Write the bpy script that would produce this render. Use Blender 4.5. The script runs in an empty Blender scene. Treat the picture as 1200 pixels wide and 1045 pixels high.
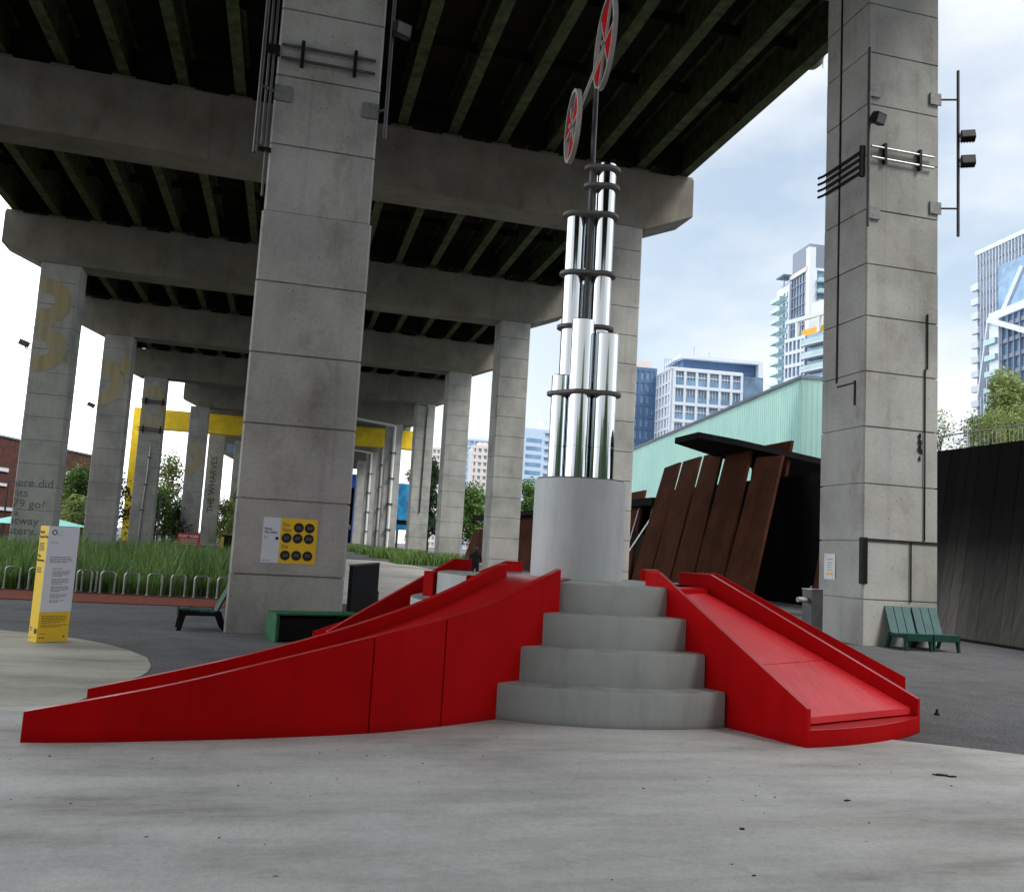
import bpy, bmesh, math, random
from math import sin, cos, pi, radians, hypot, atan2, sqrt
from mathutils import Vector, Matrix
random.seed(7)
SC = bpy.context.scene
COL = SC.collection

# ------------------------------------------------------------------ mesh builder
class MB:
    def __init__(s): s.v = []; s.f = []; s.m = []
    def add(s, vs, fs, mi=0):
        b = len(s.v); s.v += [tuple(p) for p in vs]
        for f in fs: s.f.append([b + i for i in f]); s.m.append(mi)
        return s
    def box(s, x0, x1, y0, y1, z0, z1, mi=0):
        return s.add([(x0,y0,z0),(x1,y0,z0),(x1,y1,z0),(x0,y1,z0),(x0,y0,z1),(x1,y0,z1),(x1,y1,z1),(x0,y1,z1)],
                     [(3,2,1,0),(4,5,6,7),(0,1,5,4),(1,2,6,5),(2,3,7,6),(3,0,4,7)], mi)
    def obox(s, c, d, M, mi=0):
        c = Vector(c); vs = []
        for z in (-.5,.5):
            for x, y in ((-.5,-.5),(.5,-.5),(.5,.5),(-.5,.5)):
                vs.append(c + M @ Vector((x*d[0], y*d[1], z*d[2])))
        return s.add(vs, [(3,2,1,0),(4,5,6,7),(0,1,5,4),(1,2,6,5),(2,3,7,6),(3,0,4,7)], mi)
    def bar(s, p, q, w, h, mi=0, up=(0,0,1)):
        p = Vector(p); q = Vector(q); d = q - p; L = d.length; d.normalize()
        u = Vector(up)
        if abs(d.dot(u)) > .98: u = Vector((0,1,0))
        r = d.cross(u).normalized(); u = r.cross(d)
        M = Matrix((r, d, u)).transposed()
        return s.obox((p+q)/2, (w, L, h), M, mi)
    def tube(s, p, q, r, n=12, r2=None, mi=0, cap=True):
        p = Vector(p); q = Vector(q); d = (q-p).normalized()
        if r2 is None: r2 = r
        a = Vector((0,0,1)) if abs(d.z) < .9 else Vector((1,0,0))
        u = d.cross(a).normalized(); w = d.cross(u)
        vs = []
        for i in range(n):
            t = 2*pi*i/n; e = u*cos(t) + w*sin(t); vs.append(p+e*r)
        for i in range(n):
            t = 2*pi*i/n; e = u*cos(t) + w*sin(t); vs.append(q+e*r2)
        fs = [(i, (i+1)%n, n+(i+1)%n, n+i) for i in range(n)]
        if cap: fs += [tuple(range(n-1,-1,-1)), tuple(range(n,2*n))]
        return s.add(vs, fs, mi)
    def path(s, pts, r, n=8, mi=0):
        pts = [Vector(p) for p in pts]; rings = []
        a = Vector((0,0,1))
        for i, p in enumerate(pts):
            d = (pts[min(i+1,len(pts)-1)] - pts[max(i-1,0)]).normalized()
            ref = a if abs(d.z) < .95 else Vector((0,1,0))
            if i == 0: u = d.cross(ref).normalized()
            else:
                u = (u - d*u.dot(d)).normalized()
            w = d.cross(u)
            rings.append([p + (u*cos(2*pi*k/n) + w*sin(2*pi*k/n))*r for k in range(n)])
        vs = [v for R in rings for v in R]; fs = []
        for i in range(len(pts)-1):
            for k in range(n): fs.append((i*n+k, i*n+(k+1)%n, (i+1)*n+(k+1)%n, (i+1)*n+k))
        fs += [tuple(range(n-1,-1,-1)), tuple((len(pts)-1)*n+k for k in range(n))]
        return s.add(vs, fs, mi)
    def prism(s, poly, z0, z1, mi=0):
        n = len(poly)
        a = sum(poly[i][0]*poly[(i+1)%n][1]-poly[(i+1)%n][0]*poly[i][1] for i in range(n))
        if a < 0: poly = poly[::-1]
        vs = [(x,y,z0) for x,y in poly] + [(x,y,z1) for x,y in poly]
        return s.add(vs, [tuple(range(n-1,-1,-1)), tuple(range(n,2*n))] + [(i,(i+1)%n,n+(i+1)%n,n+i) for i in range(n)], mi)
    def lathe(s, prof, n=48, c=(0,0), mi=0, a0=0, a1=2*pi):
        full = abs(a1-a0) > 2*pi-1e-4
        k = n if full else n+1; vs = []; fs = []
        for r, z in prof:
            for i in range(k):
                t = a0+(a1-a0)*i/n; vs.append((c[0]+r*cos(t), c[1]+r*sin(t), z))
        for j in range(len(prof)-1):
            for i in range(n):
                i2 = (i+1)%k
                fs.append((j*k+i, j*k+i2, (j+1)*k+i2, (j+1)*k+i))
        return s.add(vs, fs, mi)
    def poly(s, pts, mi=0): return s.add(pts, [tuple(range(len(pts)))], mi)
    def build(s, name, mats, parent=None, smooth=False, bevel=0, seg=2, label=None, xf=None):
        me = bpy.data.meshes.new(name); me.from_pydata(s.v, [], s.f)
        if not isinstance(mats, (list, tuple)): mats = [mats]
        for m in mats: me.materials.append(m)
        if len(mats) > 1: me.polygons.foreach_set('material_index', s.m)
        if smooth: me.polygons.foreach_set('use_smooth', [True]*len(me.polygons))
        me.update()
        return link(name, me, parent, bevel, seg, label, smooth)

def link(name, me, parent=None, bevel=0, seg=2, label=None, smooth=False):
    o = bpy.data.objects.new(name, me); COL.objects.link(o)
    if parent is not None: o.parent = parent
    if bevel:
        md = o.modifiers.new('bevel', 'BEVEL'); md.width = bevel; md.segments = seg; md.limit_method = 'ANGLE'; md.angle_limit = radians(35)
    if smooth and bevel == 0:
        try: me.set_sharp_from_angle(angle=radians(40))
        except Exception: pass
    if label: o['label'] = label
    return o

def thing(name, label, cat, loc=(0,0,0), rz=0, group=None):
    o = bpy.data.objects.new(name, None); COL.objects.link(o); o.empty_display_size = .2
    o.location = loc; o.rotation_euler = (0,0,rz)
    return tag(o, label, cat, group)
def tag(o, label, cat, group=None):
    o['label'] = label; o['category'] = cat
    if group: o['group'] = group
    return o
def structure(o): o['kind'] = 'structure'; return o
def dup(root, loc, rz, label, group=None):
    r = root.copy(); COL.objects.link(r); r.location = loc; r.rotation_euler = (0,0,rz); r['label'] = label
    if group: r['group'] = group
    for ch in list(root.children):
        c = ch.copy(); COL.objects.link(c); c.parent = r
        for g in list(ch.children):
            d = g.copy(); COL.objects.link(d); d.parent = c
    return r

def each(parent, name, mat, boxes):
    for q in boxes:
        mb = MB(); mb.box(*q); mb.build(name, mat, parent)

def text_me(s, size, depth=.002, align='LEFT', sx=1.0, spacing=1.0, bold=0):
    cu = bpy.data.curves.new('lettering', 'FONT'); cu.body = s; cu.size = size; cu.extrude = depth
    cu.align_x = align; cu.space_line = spacing; cu.resolution_u = 3; cu.offset = bold
    ob = bpy.data.objects.new('lettering', cu); COL.objects.link(ob)
    dg = bpy.context.evaluated_depsgraph_get(); dg.update()
    me = bpy.data.meshes.new_from_object(ob.evaluated_get(dg))
    bpy.data.objects.remove(ob); bpy.data.curves.remove(cu)
    return me
def text(s, size, M, mat, parent, align='LEFT', sx=1.0, depth=.002, name='lettering', clip=None, bold=0):
    me = text_me(s, size, depth, align, bold=bold); me.materials.clear(); me.materials.append(mat)
    me.transform(M @ Matrix.Diagonal((sx,1,1,1)))
    if clip:
        bm = bmesh.new(); bm.from_mesh(me)
        g = bm.verts[:] + bm.edges[:] + bm.faces[:]
        bmesh.ops.bisect_plane(bm, geom=g, plane_co=clip[0], plane_no=clip[1], clear_inner=True)
        bm.to_mesh(me); bm.free()
    return link(name, me, parent)
def facing(x, y, z, ang=0.0, roll=0.0):
    """text frame on a vertical face whose outward normal is -Y turned by ang about Z"""
    return Matrix.Translation((x,y,z)) @ Matrix.Rotation(ang,4,'Z') @ Matrix.Rotation(radians(90),4,'X') @ Matrix.Rotation(roll,4,'Z')

# ------------------------------------------------------------------ materials
def nt(name):
    m = bpy.data.materials.new(name); m.use_nodes = True
    n = m.node_tree; b = n.nodes['Principled BSDF']
    return m, n, b
def N(n, t, **k):
    x = n.nodes.new(t)
    for a, v in k.items():
        if a in x.inputs.keys() if isinstance(a,str) else False: x.inputs[a].default_value = v
        else: setattr(x, a, v)
    return x
def ramp(n, src, stops):
    r = n.nodes.new('ShaderNodeValToRGB'); e = r.color_ramp.elements
    while len(e) > 1: e.remove(e[0])
    e[0].position = stops[0][0]; e[0].color = stops[0][1]
    for p, c in stops[1:]:
        q = e.new(p); q.color = c
    n.links.new(src, r.inputs['Fac']); return r.outputs['Color']
def g(v): return (v,v,v,1)
def mapped(n, scale, kind='pos'):
    mp = n.nodes.new('ShaderNodeMapping'); mp.inputs['Scale'].default_value = scale
    if kind == 'pos':
        s = n.nodes.new('ShaderNodeNewGeometry').outputs['Position']
    else:
        s = n.nodes.new('ShaderNodeTexCoord').outputs['Object']
    n.links.new(s, mp.inputs['Vector']); return mp.outputs['Vector']
def noise(n, scale, vec=None, detail=6, rough=.6):
    x = n.nodes.new('ShaderNodeTexNoise'); x.inputs['Scale'].default_value = scale
    x.inputs['Detail'].default_value = detail; x.inputs['Roughness'].default_value = rough
    if vec is not None: n.links.new(vec, x.inputs['Vector'])
    return x.outputs['Fac']
def mul(n, a, b, fac=1.0, mode='MULTIPLY'):
    x = n.nodes.new('ShaderNodeMix'); x.data_type = 'RGBA'; x.blend_type = mode; x.inputs[0].default_value = fac
    for v, i in ((a,6),(b,7)):
        if isinstance(v, tuple): x.inputs[i].default_value = v
        else: n.links.new(v, x.inputs[i])
    return x.outputs[2]
def mixf(n, a, b, f):
    x = n.nodes.new('ShaderNodeMix'); x.data_type = 'RGBA'
    n.links.new(f, x.inputs[0])
    for v, i in ((a,6),(b,7)):
        if isinstance(v, tuple): x.inputs[i].default_value = v
        else: n.links.new(v, x.inputs[i])
    return x.outputs[2]
def bump(n, b, h, strength=.3, dist=.01):
    x = n.nodes.new('ShaderNodeBump'); x.inputs['Strength'].default_value = strength; x.inputs['Distance'].default_value = dist
    n.links.new(h, x.inputs['Height']); n.links.new(x.outputs['Normal'], b.inputs['Normal'])

def plain(name, c, rough=.6, metal=0, var=.12, scale=3.0, coat=0):
    m, n, b = nt(name)
    v = mapped(n, (1,1,1))
    f = noise(n, scale, v)
    lo = tuple(x*(1-var) for x in c)+(1,); hi = tuple(min(1,x*(1+var)) for x in c)+(1,)
    n.links.new(ramp(n, f, [(.3,lo),(.7,hi)]), b.inputs['Base Color'])
    b.inputs['Roughness'].default_value = rough; b.inputs['Metallic'].default_value = metal
    if coat: b.inputs['Coat Weight'].default_value = coat
    return m

def concrete(name, c, stain=.35, rough=.85, streak=True, pits=True, warm=(1.0,.97,.9)):
    m, n, b = nt(name)
    pos = mapped(n, (1,1,1))
    big = noise(n, .55, pos, 5, .6)
    col = ramp(n, big, [(.3, tuple(x*(1-stain*.6) for x in c)+(1,)), (.55, tuple(c)+(1,)), (.75, tuple(min(1,x*(1+stain*.25)) for x in c)+(1,))])
    fine = noise(n, 14, pos, 8, .7)
    col = mul(n, col, ramp(n, fine, [(.25,g(.78)),(.6,g(1.0)),(.8,g(1.08))]), .8)
    if streak:
        sv = mapped(n, (3.2,3.2,.10))
        st = noise(n, 1.0, sv, 7, .65)
        col = mul(n, col, ramp(n, st, [(.28,g(.62)),(.42,g(.96)),(.62,g(1.02))]), .5)
        bl = noise(n, 1.0, mapped(n,(1.1,1.1,.55)), 9, .72)
        col = mul(n, col, ramp(n, bl, [(.30,(.60,.58,.53,1)),(.44,(.95,.945,.93,1)),(.6,g(1.03))]), .75)
        sz = noise(n, 1.0, mapped(n,(2.2,2.2,.45)), 8, .78)
        col = mul(n, col, ramp(n, sz, [(.24,(.40,.36,.31,1)),(.31,g(1))]), .8)
        wv = mapped(n, (.5,.5,.5)); wf = noise(n, 1.0, wv, 3)
        col = mixf(n, col, mul(n, col, tuple(warm)+(1,), 1.0), ramp(n, wf, [(.35,g(0)),(.65,g(1))]))
    if pits:
        vo = n.nodes.new('ShaderNodeTexVoronoi'); vo.inputs['Scale'].default_value = 7.5; n.links.new(pos, vo.inputs['Vector'])
        gate = noise(n, 2.1, pos, 3)
        pit = ramp(n, vo.outputs['Distance'], [(.07,g(.2)),(.13,g(1))])
        col = mul(n, col, mixf(n, g(1), pit, ramp(n, gate, [(.5,g(0)),(.58,g(1))])), .8)
    oi = n.nodes.new('ShaderNodeObjectInfo')
    col = mul(n, col, ramp(n, oi.outputs['Random'], [(0,g(.9)),(1,g(1.06))]), 1)
    n.links.new(col, b.inputs['Base Color']); b.inputs['Roughness'].default_value = rough
    bump(n, b, fine, .35, .012)
    return m

M = {}
M['col'] = concrete('column_concrete', (.43,.437,.43), .5, warm=(1,.99,.96))
M['col_dark'] = concrete('stained_column_concrete', (.45,.457,.45), .5, warm=(1,.99,.96))
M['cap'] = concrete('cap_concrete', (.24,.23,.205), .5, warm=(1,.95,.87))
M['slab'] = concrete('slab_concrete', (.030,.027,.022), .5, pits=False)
M['girder'] = plain('green_girder_paint', (.075,.092,.042), .75, var=.55, scale=2.5)
M['black'] = plain('black_metal', (.012,.012,.013), .5, var=.3)
M['blackwood'] = plain('black_boards', (.009,.009,.010), .75, var=.4)
M['steel'] = plain('galvanised_steel', (.42,.43,.44), .42, metal=.85, var=.25, scale=8)
M['plate'] = plain('weathered_zinc', (.20,.21,.22), .6, metal=.3, var=.3, scale=12)
M['dsteel'] = plain('dark_steel', (.09,.09,.095), .5, metal=.6, var=.3)
M['ring'] = plain('flange_paint', (.12,.115,.11), .6, var=.25, scale=9)
M['wheelrim'] = plain('wheel_grey', (.30,.295,.28), .55, var=.2)
M['yellow'] = plain('yellow_paint', (.80,.53,.015), .55, var=.06)
M['yellow_beam'] = plain('yellow_frame_paint', (.95,.62,.02), .7, var=.18, scale=1.2)
M['white'] = plain('white_panel', (.66,.71,.80), .45, var=.03)
M['whitep'] = plain('white_paint', (.80,.81,.82), .55, var=.05)
M['paper'] = plain('paper', (.72,.74,.78), .7, var=.03)
M['ink'] = plain('ink', (.03,.03,.035), .7, var=.1)
M['inkgrey'] = plain('grey_ink', (.14,.145,.15), .8, var=.15)
M['smallink'] = plain('small_ink', (.22,.24,.27), .8, var=.1)
M['blackprint'] = plain('black_print', (.008,.008,.009), .6, var=.1)
M['orange'] = plain('orange_print', (.85,.45,.04), .6, var=.05)
M['teal'] = plain('teal_planks', (.024,.10,.105), .6, var=.25, scale=5)
M['tealdark'] = plain('dark_green_planks', (.012,.055,.042), .65, var=.3, scale=5)
M['green'] = plain('green_planks', (.015,.105,.045), .6, var=.3, scale=5)
M['tent'] = plain('teal_canvas', (.28,.72,.66), .7, var=.08)
M['glassdark'] = plain('tower_glass', (.20,.29,.40), .12, metal=.2, var=.35, scale=.35)
M['glassblue'] = plain('blue_tower_glass', (.20,.34,.52), .15, metal=.2, var=.35, scale=.3)
M['glassteal'] = plain('balcony_glass', (.42,.62,.64), .15, var=.15, scale=.4)
M['towerwhite'] = plain('white_cladding', (.70,.76,.84), .6, var=.05)
M['towergrey'] = plain('grey_cladding', (.20,.24,.32), .6, var=.15)
M['towerblue'] = plain('blue_cladding', (.08,.16,.30), .5, var=.2)
M['towerpink'] = plain('pinkish_precast', (.74,.67,.63), .7, var=.12)
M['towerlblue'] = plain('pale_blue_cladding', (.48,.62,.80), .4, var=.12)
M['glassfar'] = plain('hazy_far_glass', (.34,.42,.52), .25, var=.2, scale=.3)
M['brick'] = plain('dark_red_brick', (.085,.032,.026), .85, var=.4, scale=2)
M['bluemural'] = plain('blue_mural', (.02,.28,.80), .6, var=.75, scale=.6)
M['bluelit'] = plain('blue_lit_frame', (.01,.06,.36), .6, var=.2)  # blue lighting on the far portal is put into its colour
M['redsign'] = plain('red_board', (.58,.015,.025), .5, var=.08)
M['skin'] = plain('skin', (.45,.26,.19), .6, var=.08)
M['cloth_black'] = plain('black_cloth', (.012,.012,.014), .9, var=.3, scale=20)
M['hair'] = plain('dark_hair', (.012,.009,.008), .6, var=.3)
M['bark'] = plain('bark', (.07,.05,.035), .9, var=.4, scale=8)
M['rubble'] = plain('leaf_litter', (.05,.035,.022), .9, var=.5, scale=30)
M['mulch'] = plain('red_mulch', (.19,.055,.035), .95, var=.45, scale=14)
M['bluegrey'] = plain('blue_grey_steel', (.22,.33,.48), .5, var=.15)

def m_red():
    m, n, b = nt('red_paint')
    pos = mapped(n, (1,1,1))
    col = ramp(n, noise(n, 1.1, pos, 5), [(.3,(.34,.0010,.0022,1)),(.7,(.44,.0016,.0035,1))])
    sv = mapped(n, (7,7,.6)); st = noise(n, 1.0, sv, 6, .7)
    col = mul(n, col, ramp(n, st, [(.3,g(.7)),(.5,g(1))]), .45)
    sc = noise(n, 38, mapped(n, (1,1,.35)), 5, .75)
    col = mixf(n, col, (.55,.30,.28,1), ramp(n, sc, [(.70,g(0)),(.76,g(.55))]))
    # scuffs and dust near the ground
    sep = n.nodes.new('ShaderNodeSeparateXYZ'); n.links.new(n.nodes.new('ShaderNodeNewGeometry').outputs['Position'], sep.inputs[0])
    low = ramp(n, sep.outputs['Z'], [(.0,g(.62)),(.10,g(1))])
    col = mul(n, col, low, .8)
    n.links.new(col, b.inputs['Base Color'])
    n.links.new(ramp(n, noise(n, 5, pos), [(.3,g(.48)),(.7,g(.65))]), b.inputs['Roughness'])
    b.inputs['Specular IOR Level'].default_value = .06
    nz = n.nodes.new('ShaderNodeSeparateXYZ'); n.links.new(n.nodes.new('ShaderNodeNewGeometry').outputs['Normal'], nz.inputs[0])
    n.links.new(ramp(n, nz.outputs['Z'], [(.55,g(0)),(.9,g(.9))]), b.inputs['Coat Weight']); b.inputs['Coat Roughness'].default_value = .28
    bump(n, b, noise(n, 60, pos, 3), .06, .004)
    return m
M['red'] = m_red()
def m_bed():
    m, n, b = nt('red_vinyl')
    pos = mapped(n, (1,1,1))
    col = ramp(n, noise(n, 1.6, pos, 5), [(.3,(.50,.005,.012,1)),(.7,(.64,.016,.026,1))])
    col = mixf(n, col, (.38,.004,.008,1), ramp(n, noise(n, 9, mapped(n,(1,1,1)), 6, .7), [(.60,g(0)),(.75,g(.5))]))
    n.links.new(col, b.inputs['Base Color']); b.inputs['Roughness'].default_value = .42
    wr = noise(n, 1.3, mapped(n,(5.5,1.6,1)), 3, .5)
    bump(n, b, wr, .35, .06)
    return m
M['bed'] = m_bed()
def m_chrome():
    m, n, b = nt('polished_chrome')
    b.inputs['Metallic'].default_value = 1; b.inputs['Base Color'].default_value = (.66,.70,.73,1)
    pos = mapped(n, (1,1,.4))
    n.links.new(ramp(n, noise(n, 6, pos), [(.3,g(.03)),(.7,g(.10))]), b.inputs['Roughness'])
    bump(n, b, noise(n, 2.5, pos, 2), .05, .02)
    return m
M['chrome'] = m_chrome()
def m_steps(name='grey_step_paint', ca=(.25,.268,.262,1), cb=(.32,.338,.33,1), sa=.7):
    m, n, b = nt(name)
    pos = mapped(n, (1,1,1))
    col = ramp(n, noise(n, 1.4, pos, 6), [(.3,ca),(.7,cb)])
    col = mul(n, col, ramp(n, noise(n, 1.0, mapped(n,(6,6,.8)), 6, .7), [(.3,g(.75)),(.5,g(1))]), .6)
    sp = noise(n, 45, pos, 4, .8)
    col = mixf(n, col, (.05,.05,.05,1), ramp(n, sp, [(.70,g(0)),(.76,g(sa))]))
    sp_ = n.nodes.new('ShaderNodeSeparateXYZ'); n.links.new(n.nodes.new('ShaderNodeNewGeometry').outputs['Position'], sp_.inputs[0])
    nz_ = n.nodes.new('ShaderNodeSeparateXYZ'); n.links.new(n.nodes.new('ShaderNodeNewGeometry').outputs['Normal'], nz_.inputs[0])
    col = mul(n, col, ramp(n, sp_.outputs['Z'], [(.0,g(.45)),(.05,g(.85)),(.12,g(1))]), .9)  # darker foot: dirt plus contact shade painted into the colour
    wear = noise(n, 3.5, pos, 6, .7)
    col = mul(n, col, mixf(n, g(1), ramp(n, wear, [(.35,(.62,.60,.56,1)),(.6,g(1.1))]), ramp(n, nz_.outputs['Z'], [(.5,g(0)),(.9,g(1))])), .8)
    n.links.new(col, b.inputs['Base Color']); b.inputs['Roughness'].default_value = .55
    bump(n, b, noise(n, 50, pos), .1, .004)
    return m
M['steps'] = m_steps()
M['pedestal'] = m_steps('pale_grey_paint', (.38,.41,.425,1), (.45,.48,.495,1), .25)
def m_ground(name, c, sp, gr=1.0, rough=.85, stains=True):
    m, n, b = nt(name)
    pos = mapped(n, (1,1,1))
    col = ramp(n, noise(n, .45, pos, 6, .65), [(.3,tuple(x*.72 for x in c)+(1,)),(.5,tuple(c)+(1,)),(.7,tuple(x*1.13 for x in c)+(1,))])
    if stains:
        st = noise(n, 1.0, mapped(n,(.35,1.5,1)), 7, .68)
        col = mul(n, col, ramp(n, st, [(.28,(.50,.49,.45,1)),(.42,(.84,.835,.82,1)),(.58,g(1.08))]), .9)
        br = noise(n, .9, pos, 4)
        col = mul(n, col, ramp(n, br, [(.55,g(1)),(.8,(.93,.89,.82,1))]), .8)
    fine = noise(n, sp, pos, 8, .75)
    col = mul(n, col, ramp(n, fine, [(.25,g(1-.35*gr)),(.5,g(1)),(.75,g(1+.18*gr))]), 1)
    if not stains:
        gr2 = noise(n, 26, pos, 4, .8)
        col = mul(n, col, ramp(n, gr2, [(.36,g(.62)),(.5,g(.98)),(.64,g(1.5))]), .9)
        gr3 = noise(n, 2.6, pos, 6, .7)
        col = mul(n, col, ramp(n, gr3, [(.3,g(.78)),(.6,g(1.08))]), .8)
    agg = noise(n, 130, pos, 3, .6)
    col = mul(n, col, ramp(n, agg, [(.34,g(.72)),(.5,g(1)),(.66,g(1.14))]), .55 if stains else 1)
    if stains:
        wv = n.nodes.new('ShaderNodeTexNoise'); wv.inputs['Scale'].default_value = 1.2; n.links.new(pos, wv.inputs['Vector'])
        vd = n.nodes.new('ShaderNodeVectorMath'); vd.operation = 'MULTIPLY_ADD'; n.links.new(wv.outputs['Color'], vd.inputs[0]); vd.inputs[1].default_value = (.7,.7,0); n.links.new(pos, vd.inputs[2])
        vc_ = n.nodes.new('ShaderNodeTexVoronoi'); vc_.feature = 'DISTANCE_TO_EDGE'; vc_.inputs['Scale'].default_value = .33; n.links.new(vd.outputs[0], vc_.inputs['Vector'])
        crk = ramp(n, vc_.outputs['Distance'], [(.0,g(.55)),(.0045,g(1))])
        cg = noise(n, .5, pos, 2)
        col = mul(n, col, mixf(n, g(1), crk, ramp(n, cg, [(.5,g(0)),(.56,g(1))])), .3)
    vo = n.nodes.new('ShaderNodeTexVoronoi'); vo.inputs['Scale'].default_value = 3.3; n.links.new(pos, vo.inputs['Vector'])
    spot = ramp(n, vo.outputs['Distance'], [(.035,g(.35)),(.06,g(1))])
    gate = noise(n, 1.7, pos, 2)
    col = mul(n, col, mixf(n, g(1), spot, ramp(n, gate, [(.46,g(0)),(.5,g(1))])), .9)
    n.links.new(col, b.inputs['Base Color'])
    n.links.new(ramp(n, noise(n, 2.2, pos), [(.3,g(rough-.2)),(.7,g(rough+.1))]), b.inputs['Roughness'])
    bump(n, b, fine, .35, .008)
    return m
M['pad'] = m_ground('pad_concrete', (.455,.46,.455), 24, .6, .72)
M['pad2'] = m_ground('buff_pad_concrete', (.39,.385,.34), 16, .45, .78)
M['path'] = m_ground('path_concrete', (.42,.41,.39), 10, .6, .85)
M['asphalt'] = m_ground('asphalt', (.115,.118,.125), 55, 1.9, .95, stains=False)
def m_corten(name, c):
    m, n, b = nt(name)
    pos = mapped(n, (1,1,1))
    col = ramp(n, noise(n, .8, pos, 7, .7), [(.3,tuple(x*.55 for x in c)+(1,)),(.7,tuple(x*1.25 for x in c)+(1,))])
    col = mul(n, col, ramp(n, noise(n, 1, mapped(n,(2.5,2.5,.2)), 6), [(.3,g(.7)),(.6,g(1.1))]), .8)
    n.links.new(col, b.inputs['Base Color']); b.inputs['Roughness'].default_value = .85
    return m
M['corten'] = m_corten('weathering_steel', (.062,.021,.010))
M['corten2'] = m_corten('red_weathering_steel', (.10,.032,.02))
def m_hall():
    m, n, b = nt('channel_glass')
    w = n.nodes.new('ShaderNodeTexWave'); w.wave_type = 'BANDS'; w.bands_direction = 'X'; w.inputs['Scale'].default_value = .85; w.inputs['Distortion'].default_value = 0
    n.links.new(mapped(n, (1,1,1), 'obj'), w.inputs['Vector'])
    big = noise(n, .22, mapped(n,(1,1,1),'obj'), 3)
    col = ramp(n, big, [(.3,(.66,.89,.86,1)),(.7,(.78,.96,.93,1))])
    col = mul(n, col, ramp(n, w.outputs['Fac'], [(.0,g(.92)),(.35,g(1)),(1,g(1.03))]), .9)
    n.links.new(col, b.inputs['Base Color']); b.inputs['Roughness'].default_value = .32
    tr = n.nodes.new('ShaderNodeBsdfTranslucent'); n.links.new(col, tr.inputs['Color'])
    mx = n.nodes.new('ShaderNodeMixShader'); mx.inputs[0].default_value = .65
    n.links.new(b.outputs[0], mx.inputs[1]); n.links.new(tr.outputs[0], mx.inputs[2])
    n.links.new(mx.outputs[0], n.nodes['Material Output'].inputs['Surface'])
    return m
M['hall'] = m_hall()
def m_leaf(name, c1, c2):
    m, n, b = nt(name)
    ge = n.nodes.new('ShaderNodeNewGeometry')
    dry = (.30,.25,.11,1) if name == 'grass_blades' else tuple(c2)+(1,)
    col = ramp(n, ge.outputs['Random Per Island'], [(0,tuple(c1)+(1,)),(.9,tuple(c2)+(1,)),(.93,dry),(.55,tuple((a+d)/2 for a,d in zip(c1,c2))+(1,)),(1,tuple(c2)+(1,))])
    big = noise(n, .5, mapped(n,(1,1,1)), 3)
    col = mul(n, col, ramp(n, big, [(.3,g(.55)),(.65,g(1.15))]), .9)
    n.links.new(col, b.inputs['Base Color']); b.inputs['Roughness'].default_value = .6
    tr = n.nodes.new('ShaderNodeBsdfTranslucent'); n.links.new(col, tr.inputs['Color'])
    mx = n.nodes.new('ShaderNodeMixShader'); mx.inputs[0].default_value = .3
    n.links.new(b.outputs[0], mx.inputs[1]); n.links.new(tr.outputs[0], mx.inputs[2])
    n.links.new(mx.outputs[0], n.nodes['Material Output'].inputs['Surface'])
    return m
M['leaf'] = m_leaf('foliage', (.06,.13,.025), (.17,.30,.06))
M['leafdark'] = m_leaf('dark_foliage', (.02,.05,.016), (.05,.10,.035))
M['leafpale'] = m_leaf('pale_foliage', (.22,.30,.09), (.42,.50,.18))
M['grass'] = m_leaf('grass_blades', (.06,.14,.03), (.20,.34,.08))
def m_fade():
    m, n, b = nt('faded_yellow_paint')
    pos = mapped(n, (1,1,1))
    f = noise(n, 1.3, pos, 7, .7)
    col = mixf(n, (.36,.345,.31,1), (.42,.345,.14,1), ramp(n, f, [(.30,g(.05)),(.60,g(.80))]))
    col = mul(n, col, ramp(n, noise(n,1,mapped(n,(3,3,.12)),6), [(.3,g(.6)),(.55,g(1))]), .7)
    n.links.new(col, b.inputs['Base Color']); b.inputs['Roughness'].default_value = .9
    return m
M['faded'] = m_fade()

for k_, v_ in dict(blackwood=.08, black=.15, corten=.08, corten2=.08, asphalt=.15, col=.2, col_dark=.2, cap=.2, slab=.05, girder=.15, tealdark=.15, green=.2, pad=.3, pad2=.2, mulch=.1, rubble=.1, cloth_black=.1).items():
    M[k_].node_tree.nodes['Principled BSDF'].inputs['Specular IOR Level'].default_value = v_
# ------------------------------------------------------------------ camera
cam = bpy.data.cameras.new('camera'); co = bpy.data.objects.new('camera', cam); COL.objects.link(co)
f, d, roll, yaw = 1050., 120., radians(3.25), radians(13.97)
p = math.atan(d/f)
F0 = Vector((sin(yaw),cos(yaw),0)); R0v = Vector((cos(yaw),-sin(yaw),0)); U = Vector((0,0,1))
F = F0*cos(p)+U*sin(p); U1 = -F0*sin(p)+U*cos(p)
Rr = R0v*cos(roll)+U1*sin(roll); Ur = -R0v*sin(roll)+U1*cos(roll)
mw = Matrix((Rr, Ur, -F)).transposed().to_4x4(); mw.translation = (0,0,1.6)
co.matrix_world = mw
cam.sensor_fit = 'HORIZONTAL'; cam.sensor_width = 36; cam.lens = f/1200*36; cam.clip_start = .05; cam.clip_end = 3000
SC.camera = co
SC.view_settings.view_transform = 'Standard'
try: SC.view_settings.look = 'None'
except Exception: pass
SC.view_settings.exposure = 0

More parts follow.
